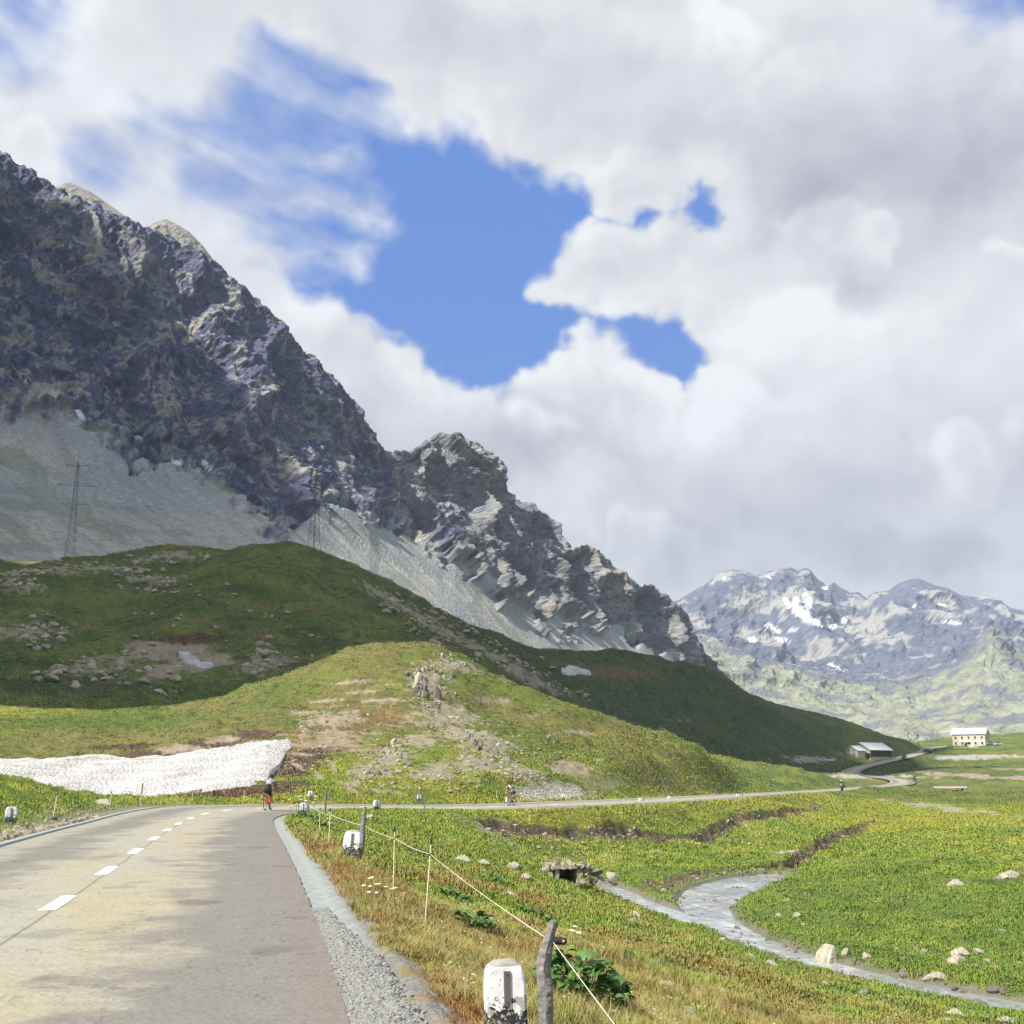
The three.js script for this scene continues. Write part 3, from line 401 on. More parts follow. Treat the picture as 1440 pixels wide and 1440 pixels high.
face('rock_mountain', [(px) => { const [x, y, d] = slopeAt(0)(px); return [x * 1.16, y - 170, d * 1.2]; }, slopeAt(0), slopeAt(0.25), slopeAt(0.5), slopeAt(0.75), slopeAt(1)], -220, 1017, 1080, [8, 100, 100, 96, 70],
  (px, row, x, y, d) => {
    if (row < 1) return [0, fbm(x * 0.02, y * 0.02, d * 0.02, 3) * 16, 0];
    const s = screeMask(px, row), a = x * SX + d * SD, wv = fbm(x * 0.006, y * 0.006, d * 0.006, 3), k = row - 1, edge = sst(0, 0.35, k);
    const right = sst(480, 600, px), rib = ridged(a * 0.0068 + wv * 1.2, y * 0.0026, 2.1, 3, 0.5) - 0.55, rib2 = ridged(x * 0.017 + wv, y * 0.013, d * 0.017, 4, 0.5) - 0.5, cr = ridged(x * 0.06, y * 0.05, d * 0.06, 4, 0.55) - 0.5;
    const rock = edge * rib * mix(62, 115, right) + mix(0.3, 1, edge) * rib2 * mix(30, 40, right) + cr * mix(10, 12, right), flow = fbm(a * 0.05, y * 0.006, 4, 3) * 1.6;
    return [mix(rock, flow + rib * 5, s), (1 - edge) * (ridged(x * 0.03, 1, d * 0.03, 4) - 0.5) * 8 * (1 - s), s];
  },
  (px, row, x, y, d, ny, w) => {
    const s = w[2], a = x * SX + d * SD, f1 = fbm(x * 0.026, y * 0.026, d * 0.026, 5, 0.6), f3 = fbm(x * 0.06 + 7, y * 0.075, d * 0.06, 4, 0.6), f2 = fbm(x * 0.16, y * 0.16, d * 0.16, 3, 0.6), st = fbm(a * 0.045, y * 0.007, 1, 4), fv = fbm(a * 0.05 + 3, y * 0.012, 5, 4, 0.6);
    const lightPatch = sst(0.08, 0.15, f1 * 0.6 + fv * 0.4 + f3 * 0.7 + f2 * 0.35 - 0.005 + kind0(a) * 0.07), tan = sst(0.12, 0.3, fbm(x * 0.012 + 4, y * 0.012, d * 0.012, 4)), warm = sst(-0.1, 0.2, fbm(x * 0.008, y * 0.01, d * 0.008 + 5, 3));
    const kind = sst(-0.05, 0.05, (a - 840) * 0.0022 + f1 * 0.7 + fv * 0.4);      // beyond the saddle paler tan rock, its colour also lifted to read as sunlit
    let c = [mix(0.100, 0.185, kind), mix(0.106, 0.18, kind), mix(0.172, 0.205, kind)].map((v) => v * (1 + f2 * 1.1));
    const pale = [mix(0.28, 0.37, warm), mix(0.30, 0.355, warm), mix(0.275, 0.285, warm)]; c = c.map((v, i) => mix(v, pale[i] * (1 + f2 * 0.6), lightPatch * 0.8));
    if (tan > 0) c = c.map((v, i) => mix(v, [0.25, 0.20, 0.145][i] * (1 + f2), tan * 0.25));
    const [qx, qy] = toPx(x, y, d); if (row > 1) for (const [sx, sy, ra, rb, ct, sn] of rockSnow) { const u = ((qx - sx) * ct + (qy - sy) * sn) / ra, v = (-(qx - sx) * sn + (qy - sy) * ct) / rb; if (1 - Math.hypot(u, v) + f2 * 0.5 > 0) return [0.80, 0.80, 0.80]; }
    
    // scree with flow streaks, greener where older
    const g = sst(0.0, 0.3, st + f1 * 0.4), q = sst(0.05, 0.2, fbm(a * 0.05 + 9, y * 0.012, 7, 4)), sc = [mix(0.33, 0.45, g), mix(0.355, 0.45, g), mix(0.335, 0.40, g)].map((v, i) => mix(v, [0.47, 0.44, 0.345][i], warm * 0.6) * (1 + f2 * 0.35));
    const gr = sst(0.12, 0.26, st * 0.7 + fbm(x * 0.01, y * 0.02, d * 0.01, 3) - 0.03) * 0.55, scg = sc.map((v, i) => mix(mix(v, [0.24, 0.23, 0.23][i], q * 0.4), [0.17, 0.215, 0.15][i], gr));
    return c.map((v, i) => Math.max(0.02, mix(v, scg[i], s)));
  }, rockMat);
// second ridge tops behind the first crest, coloured paler to look sunlit
for (const pts of [[[70, 300, 1300], [84, 262, 1300], [100, 257, 1300], [125, 268, 1300], [150, 285, 1300], [175, 303, 1300], [195, 320, 1300]], [[208, 332, 1280], [222, 312, 1280], [234, 308, 1280], [250, 316, 1280], [266, 326, 1280], [285, 345, 1280], [305, 372, 1280]]]) {
  const f = (px) => { const [py, d] = lin(pts, px); return P(px, py, d); };
  face('ridge_top', [(px) => { const [x, y, d] = f(px); return [x * 1.1, y - 160, d * 1.12]; }, f, (px) => { const [x, y, d] = f(px); return [x, y - 130, d - 110]; }], pts[0][0], pts[pts.length - 1][0], 120, [8, 60],
    (px, row, x, y, d) => [row < 1 ? 0 : (ridged(x * 0.05, y * 0.03, d * 0.05, 4) - 0.5) * 7 * sst(1, 1.2, row), 0, 0], (px, row, x, y, d) => { const f = fbm(x * 0.08, y * 0.08, d * 0.08, 3); return [0.30 + f * 0.2, 0.285 + f * 0.2, 0.235 + f * 0.18]; }, rockMat);
}
// far range across the valley
const FARC = [[880, 905, 5600], [930, 862, 5600], [950, 846, 5600], [975, 832, 5600], [1000, 815, 5600], [1018, 803, 5600], [1030, 801, 5600], [1042, 801, 5600], [1056, 807, 5600], [1068, 809, 5650], [1084, 803, 5700], [1098, 801, 5700], [1110, 798, 5700], [1122, 803, 5700], [1131, 799, 5700], [1140, 801, 5700], [1150, 812, 5700], [1163, 826, 5700], [1172, 819, 5700], [1182, 827, 5700], [1195, 834, 5700], [1206, 832, 5700], [1219, 842, 5700], [1228, 833, 5600], [1250, 831, 5550], [1266, 820, 5500], [1280, 815, 5500], [1292, 814, 5500], [1310, 822, 5500], [1330, 829, 5500], [1350, 838, 5450], [1368, 841, 5450], [1388, 838, 5450], [1402, 848, 5400], [1416, 861, 5400], [1432, 875, 5400], [1450, 884, 5400], [1500, 900, 5400], [1620, 880, 5300]];
const FARM = [[880, 930, 4800], [950, 882, 4900], [1000, 880, 4900], [1050, 875, 5000], [1100, 860, 5100], [1150, 872, 5100], [1200, 890, 5000], [1260, 872, 4950], [1320, 880, 4900], [1400, 885, 4800], [1500, 920, 4800], [1620, 920, 4800]];
const FARB = [[880, 935, 4100], [950, 884, 4300], [980, 905, 4300], [1040, 922, 4300], [1100, 930, 4400], [1180, 940, 4400], [1260, 938, 4350], [1330, 925, 4300], [1400, 930, 4200], [1500, 945, 4200], [1620, 940, 4200]];
const FARR = [[880, 945, 3500], [950, 889, 3700], [985, 893, 3700], [1020, 915, 3600], [1060, 930, 3600], [1100, 938, 3550], [1150, 950, 3500], [1200, 962, 3500], [1260, 966, 3450], [1310, 960, 3450], [1345, 932, 3500], [1370, 902, 3550], [1385, 882, 3570], [1400, 876, 3580], [1412, 884, 3570], [1430, 905, 3550], [1450, 925, 3500], [1500, 940, 3400], [1620, 930, 3400]];
const FARL = [[880, 985, 3000], [1000, 980, 2950], [1100, 995, 2900], [1200, 1005, 2850], [1300, 1010, 2800], [1400, 990, 2850], [1500, 990, 2800], [1620, 990, 2800]], FARF = [[880, 1060, 2500], [1620, 1062, 2450]];
const rowOf = (T) => (px) => { const [py, d] = lin(T, px); return P(px, py, d); };
const farSnow = [[1118, 850, 5, 14, 0.3], [1128, 862, 20, 9, 0.75], [1107, 848, 14, 5, 0.9], [1145, 874, 24, 5, 0.35], [1135, 845, 8, 14, -0.3], [1085, 884, 18, 5, 0.5], [1100, 900, 16, 4, 0.25], [1058, 899, 9, 5, 0], [1170, 880, 14, 3, 0], [1188, 872, 7, 6, -0.6], [1115, 886, 8, 3, 0], [1325, 850, 12, 2.5, 0.35], [1340, 876, 26, 2.5, 0.1], [1018, 813, 5, 2.5, -0.4], [1160, 827, 6, 3, 0], [1286, 852, 3, 3, 0], [1082, 812, 6, 2, 0.4], [1175, 938, 14, 2, 0.4]].map(([px, py, a, b, t]) => [px, py, a, b, Math.cos(t), Math.sin(t)]);
face('far_mountain', [(px) => { const [x, y, d] = rowOf(FARC)(px); return [x * 1.2, y - 500, d * 1.2]; }, rowOf(FARC), rowOf(FARM), rowOf(FARB), rowOf(FARR), rowOf(FARL), rowOf(FARF)], 880, 1620, 640, [6, 56, 40, 36, 50, 50],
  (px, row, x, y, d) => {
    if (row < 1) return [0, 0, 0];
    const edge = sst(1, 1.7, row), wv = fbm(x * 0.0015, y * 0.0015, d * 0.0015, 3), low = sst(4, 4.8, row), upper = 1 - sst(2.2, 3, row);
    const rib = ridged(x * 0.0015 + wv, y * 0.0009, d * 0.0008, 3, 0.45) - 0.5, rib2 = ridged(x * 0.009 + wv, y * 0.007, d * 0.007, 4, 0.5) - 0.5;
    return [edge * rib * mix(420, 130, sst(2.4, 3.2, row)) * (0.5 + 0.5 * upper + 0.6 * low) + rib2 * mix(70, 44, low) * mix(0.3, 1, edge), 0, 0];
  },
  (px, row, x, y, d, ny) => {
    const f1 = fbm(x * 0.004, y * 0.004, d * 0.004, 5), f2 = fbm(x * 0.025, y * 0.025, d * 0.025, 4), low = sst(3.3, 4.4, row + f1 * 1.2);
    let c = [0.125, 0.14, 0.19].map((v) => v * (1 + f2 * 0.8)); const pale = sst(0.0, 0.16, f1 * 1.1 + f2 * 0.4 - 0.05); c = c.map((v, i) => mix(v, [0.40, 0.39, 0.35][i], pale));
    const turf = [0.30, 0.315, 0.215].map((v) => v * (1 + f2 * 0.8)), crag = sst(0.06, 0.18, fbm(x * 0.009 + 3, y * 0.013, d * 0.009, 5, 0.62)); c = c.map((v, i) => mix(v, mix(turf[i], [0.185, 0.185, 0.20][i], crag), low));
    const [qx, qy] = toPx(x, y, d); for (const s of farSnow) { const a = qx - s[0], b = qy - s[1], u = (a * s[4] + b * s[5]) / s[2], v = (-a * s[5] + b * s[4]) / s[3], q = 1 - Math.hypot(u, v) + f2 * 0.7; if (q > 0.18) return [0.78, 0.79, 0.8]; }
    return c.map((v) => Math.max(0.03, v));
  }, farMat, (x, y, d) => [x, y + d * 0.45]);
console.log('mountains done');
// ------------------------------------------------------------------ road
function strip(samples, offs, lift = 0, jit = null) {      // a ribbon along the road; uv = (across 0..1, metres along)
  const n = samples.length, m = offs.length, pos = new Float32Array(n * m * 3), uv = new Float32Array(n * m * 2), idx = [];
  samples.forEach((r, j) => offs.forEach((o0, i) => { const o = jit ? jit(o0, i, r) : o0, [x, y, d] = roadPoint(r, o), k = j * m + i; pos[k * 3] = x; pos[k * 3 + 1] = y + (typeof lift === 'function' ? lift(i, r) : lift); pos[k * 3 + 2] = -d; uv[k * 2] = o0; uv[k * 2 + 1] = r.s; }));
  for (let j = 0; j < n - 1; j++) for (let i = 0; i < m - 1; i++) { const a = j * m + i; idx.push(a, a + 1, a + m, a + 1, a + m + 1, a + m); }
  const g = new THREE.BufferGeometry(); g.setAttribute('position', new THREE.BufferAttribute(pos, 3)); g.setAttribute('uv', new THREE.BufferAttribute(uv, 2)); g.setIndex(idx); g.computeVertexNormals(); return g;
}
const sAt = (d) => road.find((r) => r.cd >= d).s;
const roadAtS = (s) => { const k = clamp(s / road[1].s, 0, road.length - 1.001), i = Math.floor(k), t = k - i, a = road[i], b = road[i + 1], q = {}; for (const key of ['cx', 'cd', 'y', 'tx', 'td', 's', 'bank']) q[key] = mix(a[key], b[key], t); return q; };
const S0 = sAt(2), S1 = sAt(74), LEN = S1 - S0;
const asphalt = (() => {
  const W = 1024, H = 1536, d = new Uint8Array(W * H * 4);
  for (let j = 0; j < H; j++) for (let i = 0; i < W; i++) {
    const o = mix(-3.3, 3.3, (i + 0.5) / W), s = (j + 0.5) / H * LEN;
    const smear = fbm(o * 0.9, s * 0.7, 1, 5, 0.62) * 1.5 + fbm(o * 1.6, s * 4.5, 5, 4, 0.65) * 0.7, slow = fbm(o * 0.4 + 5, s * 0.12, 2, 3), fine = fbm(o * 22, s * 22, 3, 2), med = fbm(o * 3, s * 3, 8, 3);
    let t = sst(-0.6, 0.6, (1.35 - o) + smear * 0.9 + slow) * sst(-0.6, 0.7, (o + 1.15) + smear * 0.8 + slow * 1.5) * sst(0, 1, 1.15 - Math.abs(o - 0.1) * 0.1);   // dusty band between the wheel tracks
    t = Math.max(t, sst(-0.3, 0.3, -o - 2.35 + smear * 0.5) * 0.8);
    const tan = sst(-0.1, 0.3, fbm(o * 0.6 + 2, s * 0.25, 9, 4) + (o > 0 ? 0.08 : -0.02)), blot = sst(0.2, 0.34, fbm(o * 0.9, s * 0.8, 12, 4)) * 0.5, crack = Math.abs(fbm(o * 0.8 + 4, s * 0.8, 15, 4)) < 0.006 ? 0.72 : 1;
    let c = [0.198, 0.184, 0.158].map((v, k) => mix(v, [mix(0.335, 0.355, tan), mix(0.322, 0.320, tan), mix(0.255, 0.215, tan)][k], t));
    const seam = Math.abs(o - 0.06 + fbm(0, s * 0.8, 3, 2) * 0.05) < 0.02 ? 0.6 : 1, edge = sst(2.6, 3.05, o + med * 0.4) * 0.3;
    c = c.map((v, k) => mix(v * (1 - blot * 0.45), [0.20, 0.155, 0.13][k], edge) * seam * crack * (1 + fine * 0.45 + med * 0.12));
    const q = (j * W + i) * 4; for (let k = 0; k < 3; k++) { const v = clamp(c[k]); d[q + k] = 255 * (v <= 0.0031308 ? v * 12.92 : 1.055 * Math.pow(v, 1 / 2.4) - 0.055); } d[q + 3] = 255;
  }
  const t = new THREE.DataTexture(d, W, H); t.colorSpace = THREE.SRGBColorSpace; t.magFilter = THREE.LinearFilter; t.minFilter = THREE.LinearMipmapLinearFilter; t.generateMipmaps = true; t.wrapS = THREE.ClampToEdgeWrapping; t.wrapT = THREE.MirroredRepeatWrapping;
  t.repeat.set(1 / 6.6, 1 / LEN); t.offset.set(0.5, -S0 / LEN); t.needsUpdate = true; return t;
})();
const grit = greyTexture(256, (u, v) => 0.5 + tileN(u, v, 60, 2, 4) * 0.8); grit.repeat.set(1 / 0.5, 1 / 0.5);
const roadMat = std([1, 1, 1], 0.92, { map: asphalt, bumpMap: grit, bumpScale: 0.004 });
const crumble = (o, i, r) => (Math.abs(o) > 3.05 ? o + (fbm(r.s * 3.1, o, 2, 4, 0.65) * 0.045 - 0.01) * Math.sign(o) : o);
const across = [-3.1, -2.9, -2.2, -1.5, -0.8, 0, 0.8, 1.5, 2.2, 2.9, 3.1];
const fineRoad = []; for (let s = 0; s < sAt(80); s += 0.2) fineRoad.push(roadAtS(s));
const farRoad = road.filter((r) => r.s >= fineRoad[fineRoad.length - 1].s); farRoad.unshift(fineRoad[fineRoad.length - 1]);
const roadMesh = structure('road', strip(fineRoad, across, 0, crumble), roadMat);
structure('road', strip(farRoad, across, (i, r) => 0.0006 * Math.max(0, r.cd - 90), null), roadMat);
const paint = std([0.80, 0.79, 0.75], 0.7, { bumpMap: grit, bumpScale: 0.003 });
{
  const s0 = sAt(14.15);
  for (let k = -2; k < 17; k++) {
    const a = s0 + k * 4.8 - 0.82, list = []; if (a < 1) continue;
    for (let j = 0; j <= 4; j++) list.push(roadAtS(a + j * 0.41));
    part('lane_marking', strip(list, [-0.1, 0.1], 0.006, (o, i, r) => o + fbm(r.s * 9, o * 5, 1, 2) * 0.02), paint, roadMesh);
  }
}
// concrete gutter along the right edge and a narrow concrete edging on the left
const concreteTex = greyTexture(512, (u, v) => 0.78 + tileN(u, v, 8, 4, 2) * 0.5 + tileN(u, v, 60, 2, 7) * 0.35); concreteTex.repeat.set(0.7, 0.7);
const concrete = std([0.37, 0.395, 0.375], 0.95, { map: concreteTex, bumpMap: concreteTex, bumpScale: 0.02 });
const inRange = (a, b) => fineRoad.filter((r) => r.cd > a && r.cd < b);
structure('gutter', strip(inRange(3, 54), [2.9, 3.12, 3.24, 3.36, 3.48, 3.62], (i) => [-0.03, -0.03, -0.045, -0.04, -0.02, -0.07][i]), concrete);
structure('kerb_edging', strip(inRange(4, 52), [-3.36, -3.34, -3.12, -3.09], (i) => [-0.12, 0.045, 0.045, -0.03][i]), concrete);

// ------------------------------------------------------------------ stream and brook
const rippleTex = greyTexture(512, (u, v) => 0.5 + tileN(u, v, 9, 4, 4, false) * 0.8);
rippleTex.repeat.set(0.3, 0.22);
const waterTint = greyTexture(512, (u, v) => { const a = tileN(u, v, 14, 5, 6), b = tileN(u, v, 4, 4, 1), foamSheen = sst(-0.15, 0.4, a * 0.6 + b); return [mix(0.36, 0.80, foamSheen), mix(0.385, 0.81, foamSheen), mix(0.38, 0.81, foamSheen)]; }); waterTint.repeat.set(0.13, 0.09);  // foam streaks and pale base tint, lightened to imitate sky reflected in the water
const waterMat = new THREE.MeshPhysicalMaterial({ color: rgb(0.75, 0.75, 0.75), map: waterTint, roughness: 0.1, bumpMap: rippleTex, bumpScale: 0.035, specularIntensity: 1 });
function waterRibbon(name, list) {
  const m = 9, pos = [], uv = [], idx = [];
  list.forEach((p, j) => { const a = list[Math.max(0, j - 1)], b = list[Math.min(list.length - 1, j + 1)], tx = b[0] - a[0], td = b[1] - a[1], l = Math.hypot(tx, td); for (let i = 0; i < m; i++) { const t = i / (m - 1) - 0.5, w = p[2] + 0.5, x = p[0] + td / l * t * w, d = p[1] - tx / l * t * w; pos.push(x, p[3] - 0.05 + fbm(x * 1.4, d * 1.4, 1, 2) * 0.04, -d); uv.push(x, d); } });
  for (let j = 0; j < list.length - 1; j++) for (let i = 0; i < m - 1; i++) { const a = j * m + i; idx.push(a, a + 1, a + m, a + 1, a + m + 1, a + m); }
  const g = new THREE.BufferGeometry(); g.setAttribute('position', new THREE.Float32BufferAttribute(pos, 3)); g.setAttribute('uv', new THREE.Float32BufferAttribute(uv, 2)); g.setIndex(idx); g.computeVertexNormals(); return structure(name, g, waterMat);
}
waterRibbon('stream', streamPts); waterRibbon('brook', brookPts.map((p) => [p[0], p[1], p[2], p[3] + 0.008]));

// ------------------------------------------------------------------ snow
const snowBump = greyTexture(512, (u, v) => 0.5 + tileN(u, v, 22, 3, 8) * 0.6 + tileN(u, v, 60, 2, 3) * 0.25); snowBump.repeat.set(0.16, 0.16);
const snowTint = greyTexture(512, (u, v) => { const a = tileN(u, v, 6, 4, 2), b = sst(-0.05, 0.45, a + tileN(u, v, 30, 3, 5) * 0.8) * 0.34, m = sst(0.16, 0.34, tileN(u, v, 4, 5, 9) + tileN(u, v, 40, 2, 6) * 0.4) * 0.3; return [0.90 - b * 0.8 - m * 0.8, 0.885 - b - m, 0.865 - b * 1.3 - m * 1.3]; }); snowTint.repeat.set(0.05, 0.05);
const snowMat = std([0.74, 0.74, 0.74], 0.8, { map: snowTint, bumpMap: snowBump, bumpScale: 0.7 });
function snowSheet(name, label, top, bottom, px0, px1, nu, nv, thick, group) {
  const pos = [], uv = [], idx = [];
  const ends = Array.from({ length: nu + 1 }, (_, i) => { const px = mix(px0, px1, i / nu), b = hit(px, lin(top, px)[0], 60); return [px, hit(px, lin(bottom, px)[0], 60), b]; });
  for (let j = 0; j <= nv; j++) for (let i = 0; i <= nu; i++) {
    const v = j / nv, [px, a, b] = ends[i];
    const x = mix(a[0], b[0], v), d = mix(a[2], b[2], v) + fbm(px * 0.07, 1, 8, 5, 0.62) * 2.4 * (1 - 2 * v) * -1 * (j < 4 || j > nv - 4 ? 1 : 0.3), rim = Math.min(v * 5, (1 - v) * 5, i / nu * 40, (1 - i / nu) * 14, 1), e = Math.sqrt(clamp(rim));
    pos.push(x, land(x, d) * 0.5 + land(x, d, false) * 0.5 - 0.25 + e * thick + fbm(x * 0.8, d * 0.8, 2, 3) * 0.18 * e, -d); uv.push(x, d * 1.4);
  }
  for (let j = 0; j < nv; j++) for (let i = 0; i < nu; i++) { const a = j * (nu + 1) + i; idx.push(a, a + 1, a + nu + 1, a + 1, a + nu + 2, a + nu + 1); }
  const g = new THREE.BufferGeometry(); g.setAttribute('position', new THREE.Float32BufferAttribute(pos, 3)); g.setAttribute('uv', new THREE.Float32BufferAttribute(uv, 2)); g.setIndex(idx); g.computeVertexNormals();
  return meshThing(name, g, snowMat, label, 'snow', group);
}
const T3 = (l) => l.map((a) => [a[0], a[1], 0]);
snowSheet('snow_field', 'long bank of old rippled snow at the foot of the grassy knoll', T3([[-120, 1076], [0, 1073], [60, 1072], [110, 1067], [150, 1065], [180, 1067], [210, 1064], [262, 1060], [285, 1055], [335, 1047], [375, 1041], [412, 1039]]), T3([[-120, 1096], [0, 1100], [60, 1111], [130, 1120], [225, 1121], [300, 1114], [350, 1107], [378, 1101], [392, 1084], [402, 1062], [412, 1042]]), -120, 411, 260, 60, 0.8);
snowSheet('snow_patch', 'small snow patch in the bare earth hollow of the green hill', T3([[248, 921], [262, 920], [276, 925], [284, 929], [298, 930], [303, 938]]), T3([[248, 922], [262, 937], [276, 943], [284, 944], [298, 942], [303, 939]]), 248.5, 302.5, 40, 14, 1.4);
snowSheet('snow_patch', 'thin oval snow patch on top of the dark rounded hill', T3([[788, 944], [800, 941], [812, 941], [826, 944], [832, 946]]), T3([[788, 946], [800, 951], [812, 950], [826, 949], [832, 947]]), 788.5, 831.5, 36, 10, 1.4);

// ------------------------------------------------------------------ clouds outside the frame whose shade lies on the hills
const cloudMat = std([0.9, 0.9, 0.92], 1);
function cloud(label, x, y, d, t, rx, ry, rd, turn) {
  const g = new THREE.IcosahedronGeometry(1, 40), p = g.attributes.position;
  for (let i = 0; i < p.count; i++) { const a = p.getX(i), b = p.getY(i), c = p.getZ(i), k = 1 + fbm(a * 1.3 + x, b * 1.3, c * 1.3, 5) * 0.55; p.setXYZ(i, a * k * rx, b * k * ry, c * k * rd); }
  const gm = mergeVertices(g.deleteAttribute('normal').deleteAttribute('uv')); gm.computeVertexNormals();
  const m = meshThing('cloud', gm, cloudMat, label, 'cloud'); m.position.set(x + SUN.x * t, y + SUN.y * t, -d + SUN.z * t); m.rotation.y = turn; return m;
}
cloud('wide flat cloud shading the green hill with the earth hollow', -155, 40, 308, 1700, 190, 40, 140, 0.1);
cloud('flat cloud shading the dark rounded hill', 45, 25, 410, 1650, 98, 40, 112, 0);
cloud('small flat cloud shading the low end of the rounded hill', 122, 30, 538, 1600, 76, 30, 58, 0.1);
cloud('long flat cloud shading the steep rocky mountainside', -425, 400, 830, 1900, 115, 50, 450, -0.03);
scene.fog = new THREE.FogExp2(new THREE.Color(0.66, 0.79, 1.0), 0.000075);
// ------------------------------------------------------------------ stones
function stoneGeometry(seed, detail = 3, cuts = 13, squash = [1, 0.7, 0.85], faces = []) {      // a boulder: a ball cut by chance planes, weathered
  const keep = seedState; seedState = seed * 7919 + 13;
  let g = new THREE.IcosahedronGeometry(1, detail); g = mergeVertices(g.deleteAttribute('normal').deleteAttribute('uv'));
  const p = g.attributes.position, planes = []; for (let i = 0; i < cuts; i++) { const v = new THREE.Vector3(rr(-1, 1), rr(-0.7, 1), rr(-1, 1)).normalize(); planes.push([v, rr(0.38, 0.75)]); }
  for (const [a, b, c, q] of faces) planes.push([new THREE.Vector3(a, b, c).normalize(), q]); const v = new THREE.Vector3();
  for (let i = 0; i < p.count; i++) { v.fromBufferAttribute(p, i); for (const [n, k] of planes) { const t = v.dot(n) - k; if (t > 0) v.addScaledVector(n, -t * 0.95); } const w = 1 + fbm(v.x * 2.5 + seed, v.y * 2.5, v.z * 2.5, 3) * 0.09; v.multiplyScalar(w); p.setXYZ(i, v.x * squash[0], v.y * squash[1], v.z * squash[2]); }
  seedState = keep;
  const uv = new Float32Array(p.count * 2); for (let i = 0; i < p.count; i++) { uv[i * 2] = p.getX(i) + p.getZ(i) * 0.7; uv[i * 2 + 1] = p.getY(i) + p.getZ(i) * 0.4; } g.setAttribute('uv', new THREE.BufferAttribute(uv, 2));
  return toCreasedNormals(g, 0.42);
}
const stoneTex = greyTexture(512, (u, v) => { const a = tileN(u, v, 9, 5, 4), l = sst(0.12, 0.25, tileN(u, v, 7, 4, 8)); return [0.80 + a * 0.6 - l * 0.1, 0.78 + a * 0.6 - l * 0.06, 0.72 + a * 0.58 - l * 0.14]; }, 0.5);
const stoneBump = greyTexture(512, (u, v) => 0.5 + tileN(u, v, 10, 5, 14) * 0.7, 0.5);
const stoneMat = std([0.48, 0.445, 0.37], 0.95, { map: stoneTex, bumpMap: stoneBump, bumpScale: 0.06 }), darkStone = std([0.25, 0.235, 0.21], 0.95, { map: stoneTex, bumpMap: stoneBump, bumpScale: 0.06 });
const stones = [1, 2, 3, 4, 5, 6].map((s) => stoneGeometry(s, 4, 13, [[1, 0.7, 0.85], [1, 0.55, 0.8], [1, 0.85, 0.9], [1, 0.4, 0.7], [0.9, 0.6, 1], [1, 0.5, 0.6]][s - 1]));
function setStone(name, label, category, px, py, wpx, hpx, kind, turn, group, mat = stoneMat, deep = 0.3) {
  const [x, , d] = hit(px, py, 4, 740, land), k = d * CP / F, m = meshThing(name, stones[kind], mat, label, category, group), s = wpx * k * 0.78, gb = stones[kind]; gb.computeBoundingBox();
  const hh = gb.boundingBox.max.y; m.scale.set(s, Math.max(hpx * k / hh * 0.82, s * 0.22), s * 0.9); m.rotation.y = turn; m.position.set(x, land(x, d) + m.scale.y * 0.08, -d); return m;
}
